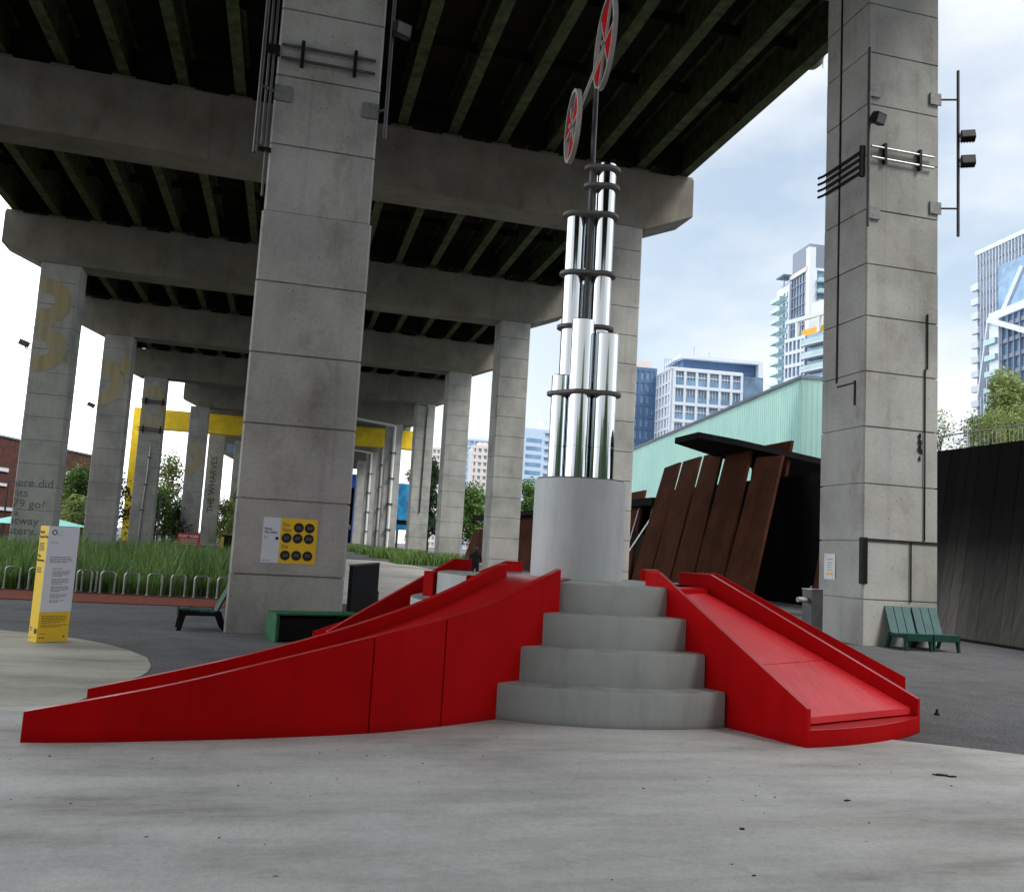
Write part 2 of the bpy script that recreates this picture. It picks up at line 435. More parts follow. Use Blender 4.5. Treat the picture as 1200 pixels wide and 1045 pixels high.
# ------------------------------------------------------------------ light
SUN_EL, SUN_AZ = radians(50), radians(138)     # azimuth from +Y towards +X
wd = bpy.data.worlds.new('World'); SC.world = wd; wd.use_nodes = True
n = wd.node_tree; bg = n.nodes['Background']
sky = n.nodes.new('ShaderNodeTexSky'); sky.sky_type = 'NISHITA'; sky.sun_disc = False
sky.sun_elevation = SUN_EL; sky.sun_rotation = SUN_AZ; sky.dust_density = 1.5; sky.air_density = 1.2
tc = n.nodes.new('ShaderNodeTexCoord')
sep = n.nodes.new('ShaderNodeSeparateXYZ'); n.links.new(tc.outputs['Generated'], sep.inputs[0])
mp = n.nodes.new('ShaderNodeMapping'); mp.inputs['Scale'].default_value = (1,1,2.2); mp.inputs['Location'].default_value = (.35,.1,.2)
n.links.new(tc.outputs['Generated'], mp.inputs['Vector'])
cl = noise(n, 2.1, mp.outputs['Vector'], 8, .52)
cmask = ramp(n, cl, [(.36,g(0)),(.58,g(1))])
# cloud cover thickens away from the blue gap in the east-north-east
dt = n.nodes.new('ShaderNodeVectorMath'); dt.operation = 'DOT_PRODUCT'
n.links.new(tc.outputs['Generated'], dt.inputs[0]); dt.inputs[1].default_value = Vector((.62,.72,.32)).normalized()
gap = ramp(n, dt.outputs['Value'], [(.80,g(1)),(.975,g(.0))])
mx1 = n.nodes.new('ShaderNodeMath'); mx1.operation = 'MAXIMUM'
n.links.new(cmask, mx1.inputs[0]); n.links.new(gap, mx1.inputs[1])
hz = ramp(n, sep.outputs['Z'], [(.0,g(1)),(.12,g(.55)),(.26,g(0))])
mx2 = n.nodes.new('ShaderNodeMath'); mx2.operation = 'MAXIMUM'
n.links.new(mx1.outputs[0], mx2.inputs[0]); n.links.new(hz, mx2.inputs[1])
hv = n.nodes.new('ShaderNodeValue'); hv.outputs[0].default_value = .42; g_half = hv.outputs[0]
skc = mixf(n, mul(n, sky.outputs['Color'], (1.75,1.80,1.75,1), 1), (9.2,10.2,11.2,1), g_half)
# overcast is thick and dull to the south behind the viewer, bright to the sides and north
ymap = n.nodes.new('ShaderNodeMapRange'); ymap.inputs[1].default_value = -1; ymap.inputs[2].default_value = 1
n.links.new(sep.outputs['Y'], ymap.inputs[0])
bright = ramp(n, ymap.outputs[0], [(.0,g(.24)),(.25,g(.40)),(.46,g(.95)),(.68,g(1.0)),(1,g(1.0))])
gapc = ramp(n, dt.outputs['Value'], [(.55,g(1.0)),(.90,g(.40))])
cloudc = mul(n, mul(n, (27.0,27.8,28.6,1), bright, 1), gapc, 1)
skc = mul(n, skc, bright, 1)
fin = mixf(n, skc, cloudc, mx2.outputs[0])
n.links.new(fin, bg.inputs['Color']); bg.inputs['Strength'].default_value = .10
sl = bpy.data.lights.new('sun', 'SUN'); sl.energy = 3.0; sl.angle = radians(20); sl.color = (1,.95,.88)
so = bpy.data.objects.new('sun', sl); COL.objects.link(so); so.location = (40,-20,60)
sd = Vector((sin(SUN_AZ)*cos(SUN_EL), cos(SUN_AZ)*cos(SUN_EL), sin(SUN_EL)))
so.rotation_euler = sd.to_track_quat('Z','Y').to_euler()

# ------------------------------------------------------------------ ground
mb = MB(); mb.poly([(-900,-300,0),(1000,-300,0),(1000,1300,0),(-900,1300,0)])
structure(mb.build('ground', M['asphalt']))
def disk(cx, cy, r, a0=0, a1=360, nseg=96): return [(cx+r*cos(radians(a0+(a1-a0)*i/nseg)), cy+r*sin(radians(a0+(a1-a0)*i/nseg))) for i in range(nseg)]
mb = MB(); mb.prism(disk(.35,-1.75,10.75), -.05, .012); structure(mb.build('concrete_pad', M['pad']))
lp = [(-1.36,10.6),(-1.33,10.95),(-1.36,11.4),(-1.50,12.1),(-1.82,12.77),(-2.15,13.3),(-2.53,13.76),(-2.95,14.12),(-3.45,14.45),(-3.95,14.72),(-5,15.05),(-7,15.3),(-10,15.2),(-14,14.5),(-18,13),(-18,5),(-6,5),(-1.9,7.5),(-1.5,10.15)]
mb = MB(); mb.prism(lp, -.05, .007); structure(mb.build('buff_pavement', M['pad2']))
mb = MB(); mb.prism([(1.2,23),(-1.5,40),(-2,62),(4.6,74.5),(8.4,72.8),(9.2,64),(9.45,57),(10.1,56.3),(10.6,48),(10.4,40),(9.4,33),(8,27),(6,22.5)], -.05, .008)
structure(mb.build('concrete_path', M['path']))
mb = MB(); mb.prism([(-18,23.3),(-6.4,23.0),(-1.0,22.3),(-.8,20.2),(-5.5,20.4),(-18,20.9)], -.05, .02); structure(mb.build('mulch_strip', M['mulch']))
mb = MB(); mb.prism([(-60,23.3),(-18,23.3),(-6.4,23.0),(-1.0,22.3),(-.6,30),(-1.6,42),(-2.2,62),(-2,110),(-60,110)], -.05, .012)
structure(mb.build('soil', M['rubble']))
# dark ridge added out of view to darken the chrome and near walls
mb = MB(); rr_ = random.Random(12); top = []; xs = [-170+i*6 for i in range(58)]
hs = [15+5*sin(x*.031+1)+3*sin(x*.11)+rr_.uniform(-1.2,1.2) for x in xs]
vs = []
for x, h in zip(xs, hs): vs += [(x,-46-.0012*x*x*-1*0-10*cos(x*.01),0),(x,-58,h*.75),(x,-66,h),(x,-90,0)]
fs_ = []
for i in range(57):
    for e in range(3): fs_.append((4*i+e,4*(i+1)+e,4*(i+1)+e+1,4*i+e+1))
mb.add(vs, fs_); structure(mb.build('unseen_dark_ridge', M['leafdark']))
# debris on the pad
mb = MB(); rnd = random.Random(3)
for i in range(110):
    x, y = rnd.uniform(-4,7), rnd.uniform(2.6,8.6)
    if hypot(x-.35,y+1.75) > 10.4 or (x > -1.9 and y > 7.1): continue
    L = rnd.uniform(.006,.024); a = rnd.uniform(0,pi); w = L*rnd.uniform(.18,.5)
    mb.obox((x,y,.014),(L,w,.004),Matrix.Rotation(a,3,'Z'))
for (x,y,L_,w_,a_) in ((5.2,6.25,.16,.035,-.5),(5.27,6.2,.09,.03,-.35),(2.81,5.05,.04,.016,1),(3.9,5.6,.05,.012,2.2),(4.6,4.7,.05,.008,.4)):
    for q in range(5): mb.obox((x+rnd.uniform(-.35,.35)*L_,y+rnd.uniform(-.3,.3)*w_,.016),(L_*rnd.uniform(.3,.6),w_*rnd.uniform(.3,.8),.008),Matrix.Rotation(a_+rnd.uniform(-.4,.4),3,'Z'))
o = mb.build('litter', M['rubble']); o['kind'] = 'stuff'; tag(o, 'scattered twigs, leaf scraps and grit on the concrete pad', 'litter')

# ------------------------------------------------------------------ viaduct
def column_mesh(w, dep, top, step=None, seed=0, z0=.95, dz=1.225, joint=.030):
    """board-lift column: local origin front-left bottom corner, x right, y back"""
    r = random.Random(seed); mb = MB(); c = .035; loops = []
    def loop(z, inset, ox, oy, grow=0):
        a, b2 = inset-grow, inset-grow
        x0, x1, y0, y1 = a+ox, w-a+ox, b2+oy, dep-b2+oy
        return [(x0+c,y0,z),(x1-c,y0,z),(x1,y0+c,z),(x1,y1-c,z),(x1-c,y1,z),(x0+c,y1,z),(x0,y1-c,z),(x0,y0+c,z)]
    z = 0; zj = z0; ox = oy = 0
    js = []
    while zj < top-.3: js.append(zj + r.uniform(-.03,.03)); zj += dz
    prev = -.05
    for j in js+[top]:
        ox, oy = r.uniform(-.004,.004), r.uniform(-.004,.004)
        gr = .028 if (step and (prev+j)/2 < step) else 0
        loops.append(loop(prev+(joint*.55 if prev > 0 else 0), 0, ox, oy, gr))
        if j < top:
            loops.append(loop(j-joint*.55, 0, ox, oy, gr)); loops.append(loop(j-joint*.3, .04, ox, oy, gr)); loops.append(loop(j+joint*.3, .04, ox, oy, gr))
        else: loops.append(loop(j, 0, ox, oy, gr))
        prev = j
    vs = [v for L in loops for v in L]; fs = []
    for i in range(len(loops)-1):
        for k in range(8): fs.append((i*8+k, i*8+(k+1)%8, (i+1)*8+(k+1)%8, (i+1)*8+k))
    fs.append(tuple(range((len(loops)-1)*8, len(loops)*8)))
    mb.add(vs, fs); return mb
YB = [16.4+17.83*i for i in range(11)]
SK = radians(1.5)
CAPB, CAPT = 15.45, 18.0
def skew(x, yb): return (x*cos(SK), yb + x*sin(SK), 0)
# C0 : the big near column
c0 = tag(column_mesh(1.80,1.6,CAPB,step=6.9,seed=11).build('viaduct_column', M['col_dark']), 'huge near concrete column with yellow and white safety sign on its face', 'column', 'viaduct columns')
c0.location = (-.76,15.37,0)
# right row
r0 = tag(column_mesh(1.88,1.62,CAPB,seed=5).build('viaduct_column', M['col']), 'big right concrete column with floodlight poles and two green chairs at its foot', 'column', 'viaduct columns')
r0.location = skew(11.95, YB[0]); r0.rotation_euler.z = 0
rl = [None,'concrete column standing straight behind the chrome pipe tower',
      'concrete column just left of the grey pedestal, behind the person',
      'concrete column second to the left of the grey pedestal, rusty joint stains on its edge',
      'concrete column with thin dark conduit down its face, right of the blue mural',
      'slender column with white drainpipe beside it, left of the blue mural',
      'sixth column of the right row, white pipe in front of it',
      'seventh column of the right row, second from the blue gantry',
      'farthest visible column of the right row, beside the blue gantry',
      'farthest visible column of the right row, beside the blue frame']
colme = None
for i in range(1,9):
    if colme is None:
        o = column_mesh(1.86,1.62,CAPB,seed=21).build('viaduct_column', M['col']); colme = o
    else:
        o = colme.copy(); COL.objects.link(o)
    o.location = skew(11.0 if i == 5 else 11.95, YB[i]); o.rotation_euler.z = SK
    tag(o, rl[i], 'column', 'viaduct columns')
ll = {2:'leftmost grey column painted with dark serif lettering and a faded yellow figure',
      3:'left column second from the photo edge, faded yellow curve near its top',
      4:'left column with a thin pipe up its face and two dark clamps, in front of the yellow frame',
      5:'left column with a faded yellow ring, red board at its foot',
      6:'narrow left column with dark letters running up it, right of the ringed column',
      7:'far left column half hidden by the big near column'}
lme = None; LC = {}
for i in range(2,8):
    if lme is None:
        o = column_mesh(2.0,1.62,CAPB,seed=33).build('viaduct_column', M['col']); lme = o
    else:
        o = lme.copy(); COL.objects.link(o)
    o.location = skew({4:-13.5,5:-11.1,6:-10.35,7:-8.1}.get(i,-13.72), YB[i]); o.rotation_euler.z = SK
    LC[i] = tag(o, ll[i], 'column', 'viaduct columns')
# caps
capl = ['', 'nearest overhead concrete cap beam crossing the whole picture behind the big column',
        'second concrete cap beam, its blunt left end over the lettered column',
        'third concrete cap beam, below and behind the second',
        'fourth concrete cap beam, over the column with the conduit',
        'fifth cap beam, deep in shade before the yellow frame',
        'sixth cap beam, behind the yellow frame', 'seventh cap beam far along the viaduct', 'eighth cap beam far along the viaduct, near the blue gantry', 'ninth and farthest cap beam, above the blue gantry','']
def cap_mesh(x0=-15.75, x1=16.12):
    mb = MB()
    prof = [(x0,CAPT),(x0,16.25),(x0+1.85,CAPB),(x1-2.12,CAPB),(x1,16.3),(x1,CAPT)]
    nn = len(prof)
    vs = [(x,-.05,z) for x,z in prof] + [(x,1.67,z) for x,z in prof]
    mb.add(vs, [tuple(range(nn)), tuple(range(2*nn-1,nn-1,-1))] + [((i+1)%nn,i,nn+i,nn+(i+1)%nn) for i in range(nn)])
    for k in range(-9,7):
        gx = 3.3+2.07*k
        if x0 < gx-.4 and gx+.4 < x1: mb.box(gx-.42, gx+.42, .1, 1.5, CAPT-.01, CAPT+.16)
    return mb
cm = None
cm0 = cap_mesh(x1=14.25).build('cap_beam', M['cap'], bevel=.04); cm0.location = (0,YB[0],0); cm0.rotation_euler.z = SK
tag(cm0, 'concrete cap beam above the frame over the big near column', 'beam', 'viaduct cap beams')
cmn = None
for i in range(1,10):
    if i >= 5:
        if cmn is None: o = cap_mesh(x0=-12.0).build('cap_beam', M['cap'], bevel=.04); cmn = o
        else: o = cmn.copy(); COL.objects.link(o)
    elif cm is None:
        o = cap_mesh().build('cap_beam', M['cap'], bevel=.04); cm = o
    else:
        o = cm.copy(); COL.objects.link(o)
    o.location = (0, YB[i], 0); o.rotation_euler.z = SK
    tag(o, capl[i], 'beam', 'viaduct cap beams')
deck = thing('viaduct_deck', 'elevated expressway deck on dark green steel girders overhead', 'viaduct', (0,0,18.2))
y0, y1 = -34, 182
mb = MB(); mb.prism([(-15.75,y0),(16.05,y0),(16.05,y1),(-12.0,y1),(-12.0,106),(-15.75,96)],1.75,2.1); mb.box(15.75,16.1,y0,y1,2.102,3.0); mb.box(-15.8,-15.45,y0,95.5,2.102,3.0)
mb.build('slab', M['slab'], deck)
rb = plain('red_oxide_edge', (.20,.05,.035), .8, var=.4)
for k in range(-9,7):
    gx = 3.3+2.07*k
    y2 = 96 if k < -7 else y1
    mb = MB(); mb.box(gx-.20,gx+.20,y0,y2,0,.05); mb.box(gx-.02,gx+.02,y0,y2,.052,1.70); mb.box(gx-.16,gx+.16,y0,y2,1.702,1.748)
    mb.build('girder', M['girder'], deck)
for i in range(-2,9):
    for q in (1,2,3):
        yy = YB[0]+17.83*i + 1.6 + 4.0*q
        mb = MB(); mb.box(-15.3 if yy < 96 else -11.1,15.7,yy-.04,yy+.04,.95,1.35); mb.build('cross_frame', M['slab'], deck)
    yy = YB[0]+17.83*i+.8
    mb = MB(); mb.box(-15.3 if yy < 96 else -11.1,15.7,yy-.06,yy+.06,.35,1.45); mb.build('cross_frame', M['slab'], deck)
mb = MB(); mb.box(16.05,16.09,y0,y1,1.55,2.08); mb.build('edge_flashing', rb, deck)
# highway lamp below the deck edge
hl = thing('highway_lamp', 'dome lamp hanging outside the right edge of the deck', 'lamp', (16.75,26.6,19.4))
mb = MB(); mb.lathe([(.05,.22),(.30,.14),(.40,0),(.34,-.22),(.18,-.36),(.001,-.40)], 20, (0,0)); mb.build('lamp_bowl', M['cap'], hl, smooth=True)
mb = MB(); mb.tube((0,0,.2),(-.68,0,.5),.05,8); mb.build('bracket', M['steel'], hl)
mb = MB(); mb.tube((.42,0,.05),(.42,0,-.3),.015,6); mb.build('guard_rod', M['steel'], hl)

# black repair strips and cracks on the right column
mb = MB()
def ls(y0,y1,z0,z1): mb.box(11.925,11.948,y0,y1,z0,z1)
yb = YB[0]+.31
ls(yb+.99,yb+1.04,5.75,15.3); 
ls(yb+.36,yb+.99,5.64,5.67); ls(yb+.31,yb+.36,5.15,5.70)
def fs(x0,x1,z0,z1): mb.box(x0,x1,yb-.035,yb-.012,z0,z1)
fs(13.50,13.53,6.05,7.30); fs(13.445,13.467,2.26,6.05); fs(12.03,13.82,2.215,2.245); fs(13.11,13.13,.94,2.21)
rs_ = random.Random(9)
for q in range(14):
    cx_, cz_ = 13.34+rs_.gauss(0,.03), 4.35+rs_.gauss(0,.22); rr0 = rs_.uniform(.015,.05)
    pts_ = [(cx_+rr0*rs_.uniform(.5,1)*cos(t*pi/4), yb-.010-.0002*q, cz_+rr0*2.2*rs_.uniform(.5,1)*sin(t*pi/4)) for t in range(8)]
    mb.add(pts_, [tuple(range(8))])
strip = mb.build('repair_strip', M['black'], None); strip.parent = r0; strip.matrix_parent_inverse = Matrix.Translation(-r0.location)
mb = MB(); mb.box(11.90,12.02,yb-.07,yb+.06,1.28,2.26)
s2 = mb.build('corner_guard', M['black'], None); s2.parent = r0; s2.matrix_parent_inverse = Matrix.Translation(-r0.location)

# yellow faded paint figures on left columns (thin paint films on the front faces)
def paint(i, shapes):
    mb = MB(); 
    for poly in shapes: mb.add([(x,-.006,z) for x,z in poly], [tuple(range(len(poly)))])
    mb.build('faded_paint', M['faded'], LC[i])
def arcband(cx, cz, ro, ri, a0, a1, nn=14, x0=.04, x1=1.96):
    out = []
    for k in range(nn):
        t0, t1 = radians(a0+(a1-a0)*k/nn), radians(a0+(a1-a0)*(k+1)/nn)
        q = [(cx+ro*cos(t0),cz+ro*sin(t0)),(cx+ro*cos(t1),cz+ro*sin(t1)),(cx+ri*cos(t1),cz+ri*sin(t1)),(cx+ri*cos(t0),cz+ri*sin(t0))]
        q = [(min(max(x,x0),x1),z) for x,z in q]
        out.append(q)
    return out
paint(2, arcband(.45,13.35,1.25,.42,-120,120)+arcband(.45,10.8,1.25,.42,-120,120))
paint(3, arcband(-.1,11.9,1.75,.85,-90,90)+[[(1.3,14.0),(1.96,14.0),(1.96,12.6),(1.3,12.6)]])
paint(4, arcband(.9,13.0,1.6,.7,-60,240)+arcband(.9,10.2,1.6,.8,-20,200))
paint(5, arcband(.1,9.6,1.75,.85,-90,90))
# lettering on L2
cx, cy = LC[2].location.x, LC[2].location.y
for s, z, sz in (('Where did',3.40,.60),('plants',2.86,.60),('1979 go?',2.30,.60),('a',1.86,.5),('Bentway',1.42,.60),('mystery.',.90,.60)):
    vis = {'Where did':1.80,'plants':.66,'1979 go?':1.52,'a':.32,'Bentway':1.32,'mystery.':1.26}[s]
    me = text_me(s, sz, .003); xs = [v.co.x for v in me.vertices]; 
    x_off = vis - max(xs)
    me.materials.clear(); me.materials.append(M['inkgrey'])
    me.transform(facing(x_off,-.008,z))
    bm = bmesh.new(); bm.from_mesh(me)
    bmesh.ops.bisect_plane(bm, geom=bm.verts[:]+bm.edges[:]+bm.faces[:], plane_co=(.04,0,0), plane_no=(1,0,0), clear_inner=True)
    bm.to_mesh(me); bm.free(); link('lettering', me, LC[2])
text('THE WHARVES', 1.1, facing(1.3,-.008,4.0,0,radians(90)), M['ink'], LC[6], sx=1.0, depth=.003)

# pipes on left column 4, right column 4
def pipe_thing(name, label, cat, pts, r, mat, clamps=()):
    t = thing(name, label, cat, pts[-1])
    l = Vector(pts[-1]); mb = MB(); mb.path([Vector(q)-l for q in pts], r, 8); mb.build('pipe', mat, t, smooth=True)
    for q in clamps:
        mb = MB(); q = Vector(q)-l; mb.box(q.x-r*2,q.x+r*2,q.y-r*1.6,q.y+r*1.6,q.z-.05,q.z+.05); mb.build('clamp', M['black'], t)
    return t
x4, y4, _ = LC[4].location
pipe_thing('conduit', 'thin dark bent conduit running up the face of the column before the yellow frame', 'pipe', [(x4+1.15,y4-.07,9.0),(x4+1.1,y4-.07,6.5),(x4+.95,y4-.07,3.0),(x4+.9,y4-.07,.3)], .06, M['steel'], [(x4+1.13,y4-.07,8),(x4+1.06,y4-.07,5.5),(x4+.95,y4-.07,3.2)])
for z, lb in ((13.2,'upper dark pipe clamp rack around the column before the yellow frame'),(10.6,'lower dark pipe clamp rack around the column before the yellow frame')):
    t = thing('conduit_rack', lb, 'pipe rack', (x4,y4,z), 0, 'clamp racks on the yellow frame column')
    mb = MB(); mb.tube((-.1,-.12,.1),(2.2,-.12,.0),.05,6); mb.tube((-.1,-.12,-.12),(2.2,-.12,-.2),.05,6); mb.build('pipe', M['dsteel'], t)
    mb = MB(); mb.box(.3,.4,-.2,-.002,-.35,.3); mb.build('clamp', M['black'], t)
    mb = MB(); mb.box(1.8,1.9,-.2,-.002,-.35,.3); mb.build('clamp', M['black'], t)
x, y, _ = skew(11.95, YB[4])
pipe_thing('conduit', 'thin dark conduit down the face of the column right of the blue mural', 'pipe', [(x+.2,y-.08,15.3),(x+1.0,y-.08,15.3),(x+1.05,y-.08,15),(x+1.0,y-.08,10),(x+.95,y-.08,4.6)], .06, M['dsteel'])
for i, lb in ((5,'tallest white drainpipe, in front of the column left of the blue mural'),(6,'white drainpipe second from the blue mural'),(7,'white drainpipe nearest the blue gantry')):
    x, y, _ = skew(11.0 if i == 5 else 11.95, YB[i])
    xx = x+(.9 if i == 5 else .6)
    pipe_thing('drain_pipe', lb, 'pipe', [(xx-6.5,y-.22,15.9),(xx-.3,y-.22,15.25),(xx,y-.22,15.1),(xx,y-.22,14.6),(xx,y-.22,.0)], .16, M['whitep'], [(xx,y-.22,z) for z in (3,6,9,12)])

# ------------------------------------------------------------------ floodlight poles and conduit racks
def flood(parent, z, tilt, side=1, ang=0):
    mb = MB(); Mx = Matrix.Rotation(ang,3,'Z') @ Matrix.Rotation(radians(tilt),3,'X')
    mb.obox((.16*side,-.12,z+.05),(.30,.16,.24),Mx)
    for k in range(5): mb.obox(Vector((.16*side,-.12,z+.05)) + Mx @ Vector((-.12+.06*k,.10,0)),(.015,.06,.2),Mx)
    h = mb.build('floodlight', M['black'], parent, bevel=.012)
    mb = MB(); mb.obox(Vector((.16*side,-.12,z+.05)) + Mx @ Vector((0,-.082,0)),(.26,.006,.19),Mx); mb.build('lens', M['dsteel'], h)
    mb = MB(); mb.path([(0.02*side,-.02,z-.06),(.0,-.1,z-.08),(.0,-.16,z-.02),(.04*side,-.12,z+.04)], .014, 6); mb.build('yoke', M['black'], h)
yf = YB[0]+.31
def mast(label, x, z0, z1, bz, bx, heads, y=yf-.16, plates=True):
    t = thing('floodlight_pole', label, 'floodlight', (x,y,z0), 0, 'bracketed poles on the near columns')
    mb = MB(); mb.tube((0,0,0),(0,0,z1-z0),.035,10); mb.build('pole', M['dsteel'], t, smooth=True)
    for z in bz:
        mb = MB(); mb.tube((0,.0,z-z0),(bx-x,.14 if abs(bx-x) > .1 else .12,z-z0),.024,8); mb.build('bracket', M['dsteel'], t)
        sgn = 1 if bx > x else -1
        mb = MB(); mb.box(bx-x-.02 if sgn > 0 else bx-x-.27, bx-x+.27 if sgn > 0 else bx-x+.02, .118, .152, z-z0-.15, z-z0+.13); mb.build('anchor_plate', M['plate'], t)
    for z, tl, sd, an in heads: flood(t, z-z0, tl, sd, an)
    return t
mast('bracketed pole with one black floodlight on the left corner of the right column', 11.86, 9.05, 13.2, (9.45,12.3), 11.99, [(11.45,20,1,.3)])
mast('bracketed pole with two black floodlights standing off the right side of the right column', 14.20, 9.15, 13.1, (9.8,12.4), 13.83, [(11.45,-25,1,-.5),(10.85,-15,1,-.5)])
yc = 15.37
mast('grey bracketed pole at the left edge of the big near column', -.99, 8.0, 12.5, (9.2,), -.74, [], y=yc-.16)
mast('bracketed pole with a floodlight at the right edge of the big near column', 1.16, 8.6, 12.5, (9.15,), 1.02, [(10.55,10,1,.4)], y=yc-.16)
def rack(label, x0, x1, z, y, dz=.24, slope=0, side=None):
    t = thing('conduit_rack', label, 'pipe rack', (x0,y,z), 0, 'conduit racks on the near columns')
    L = x1-x0
    for q in (0,-dz):
        mb = MB(); mb.tube((0,-.07,q),(L,-.07,q),.026,8); mb.build('pipe', M['steel'] if side else M['dsteel'], t, smooth=True)
    for q in (.22,.78):
        mb = MB(); mb.box(L*q-.03,L*q+.03,-.1,-.002,-dz-.1,.12); mb.build('clamp', M['black'], t)
    return t
rack('pair of grey conduits in clamps across the front of the right column', 12.0, 13.62, 10.95, yf, .25, 0, True)
rack('pair of dark conduits in clamps across the face of the big near column', -.70, .92, 10.05, yc)
t = thing('conduit_rack', 'four dark conduits wrapping the left face of the right column', 'pipe rack', (11.95,yf+.1,10.9), 0, 'conduit racks on the near columns')
for k in range(4):
    mb = MB(); mb.path([(-.06,0,-.16*k),(-.06,1.5,-.16*k),(-.1,1.66,-.16*k)], .03, 6); mb.build('pipe', M['black'], t)
mb = MB(); mb.box(-.1,-.002,-.02,.06,-.6,.12); mb.build('clamp', M['black'], t)
t = thing('conduit_rack', 'two long thin pipes running up beside the left edge of the big near column', 'pipe rack', (-.86,yc-.05,7.3), 0, 'conduit racks on the near columns')
for dx in (0,.08):
    mb = MB(); mb.tube((dx-.03,0,0 if dx else .9),(dx-.05,0,4.5),.022,8); mb.build('pipe', M['dsteel'], t)
mb = MB(); mb.box(-.08,.13,-.03,.06,2.55,2.72); mb.build('clamp', M['black'], t)
mb = MB(); mb.box(-.08,.13,-.03,.06,.8,.86); mb.build('clamp', M['black'], t)
# small floodlights on left columns
for i, z, lb in ((2,10.7,'small floodlight on a bracket at the left side of the lettered column'),(3,9.9,'small floodlight at the left side of the second left column')):
    x, y, _ = LC[i].location
    t = thing('wall_floodlight', lb, 'floodlight', (x,y+.3,z), 0, 'small floodlights on left columns')
    mb = MB(); mb.path([(0,0,0),(-.33,0,0),(-.36,0,.03),(-.36,0,.2)],.03,6); mb.build('bracket', M['black'], t)
    mb = MB(); mb.obox((-.45,0,.3),(.5,.25,.3),Matrix.Rotation(radians(20),3,'Y')); mb.build('lamp_head', M['dsteel'], t, bevel=.02)

# ------------------------------------------------------------------ signs on columns
sg = thing('safety_sign', 'white and yellow safety board with black discs on the big near column', 'sign', (-.315,yc-.030,1.15))
W_, H_ = .875, .74
mb = MB(); mb.box(0,.28,-.008,0,0,H_); mb.build('white_panel', M['white'], sg)
mb = MB(); mb.box(.2805,W_,-.008,0,0,H_); mb.build('yellow_panel', M['yellow'], sg)
discs = [(.49,.2),(.785,.2),(.18,.44),(.48,.44),(.783,.44),(.176,.825),(.479,.82),(.783,.82)]
for u, v in discs:
    cx, cz = .28+u*.595, H_*(1-v)
    mb = MB(); mb.tube((cx,-.0085,cz),(cx,-.0115,cz),.081,28); dd = mb.build('disc', M['blackprint'], sg)
    mb = MB(); r = random.Random(int(u*1000+v*99))
    for q in range(2):
        x = -.045+r.uniform(0,.015)
        while x < .04:
            w = r.uniform(.008,.022); mb.box(cx+x,cx+min(x+w,.045),-.0125,-.0116,cz+.016-.026*q-.005,cz+.016-.026*q+.006); x += w+.006
    mb.build('small_print', M['smallink'], dd)
text('Do\nNot', .088, facing(.315,-.0095,.605), M['ink'], sg, depth=.001)
text('Do', .088, facing(.315,-.0095,.245), M['ink'], sg, depth=.001)
text('Please\nPlay Safely', .056, facing(.028,-.0095,.535), M['ink'], sg, depth=.001, sx=.85)
mb = MB(); mb.tube((.235,-.0082,.40),(.235,-.0105,.40),.027,20); mb.build('dot', M['blackprint'], sg)
mb = MB()
for q in range(3): mb.box(.03,.09-.01*q,-.0092,-.0081,.425-.022*q,.433-.022*q)
mb.box(.02,.075,-.0092,-.0081,.030,.042); mb.box(.085,.15,-.0092,-.0081,.030,.042); mb.build('small_print', M['smallink'], sg)
nb = thing('paper_notice', 'white paper notice with an orange bar on the left face of the right column', 'notice', (11.935,yf+.95,1.32))
mb = MB(); mb.box(-.006,0,-.0,.42,0,.57); mb.build('sheet', M['paper'], nb)
mb = MB()
for k, (a, b2) in enumerate(((.1,.33),(.12,.3),(.12,.28),(.12,.3),(.12,.29))): mb.box(-.008,-.0062,.42-b2,.42-a,.42-.055*k-(0 if k else -.02),.432-.055*k+(.02 if not k else 0))
mb.box(-.008,-.0062,.35,.38,.50,.53); mb.build('small_print', M['inkgrey'], nb)
mb = MB(); mb.box(-.008,-.0062,.08,.34,.10,.145); mb.build('orange_bar', M['orange'], nb)

# ------------------------------------------------------------------ totem
tt = thing('sign_totem', 'yellow information totem with a pale panel at the edge of the pavement', 'sign', (-3.04,13.25,.01), atan2(.62,.78))
mb = MB(); mb.box(0,.42,0,.23,0,1.54); mb.build('body', M['yellow'], tt, bevel=.004)
mb = MB(); mb.box(.0005,.4205,-.006,-.001,.40,1.541); mb.build('pale_panel', M['white'], tt)
mb = MB()
mb.lathe([(.036,0),(.036,.003),(.024,.003),(.024,0)], 24)
me_v = [(x+.085,-z-.0065,y+1.46) for x,y,z in mb.v]; mb.v = me_v; mb.build('ring_logo', M['blackprint'], tt)
mb = MB(); mb.bar((.13,-.007,1.43),(.20,-.007,1.49),.002,.003); mb.bar((.13,-.007,1.43),(.21,-.007,1.42),.002,.003); mb.build('line_logo', M['smallink'], tt)
mb = MB(); r = random.Random(5)
def lines(x0,x1,z,nn,pitch,h=.009,y=-.0075):
    for k in range(nn):
        x = x0
        end = x1-(r.uniform(.0,.04) if k < nn-1 else r.uniform(.06,.12))
        while x < end:
            w = r.uniform(.015,.05); mb.box(x,min(x+w,end),y,y+.0012,z-pitch*k-h/2,z-pitch*k+h/2); x += w+.007
lines(.05,.17,1.325,2,.02,.008); lines(.06,.37,1.13,4,.022); lines(.11,.36,.975,1,.02); lines(.11,.36,.94,4,.021); lines(.11,.36,.835,4,.021); lines(.11,.36,.735,4,.021); lines(.11,.36,.63,3,.021); lines(.11,.33,.55,2,.021)
mb.build('small_print', M['inkgrey'], tt)
mb = MB(); lines(.04,.39,.345,5,.022,.008,-.0022); lines(.04,.39,.225,2,.022,.008,-.0022); lines(.04,.2,.11,1,.02,.007,-.0022); lines(.03,.2,.06,1,.02,.014,-.0022); lines(.28,.31,.065,1,.02,.016,-.0022)
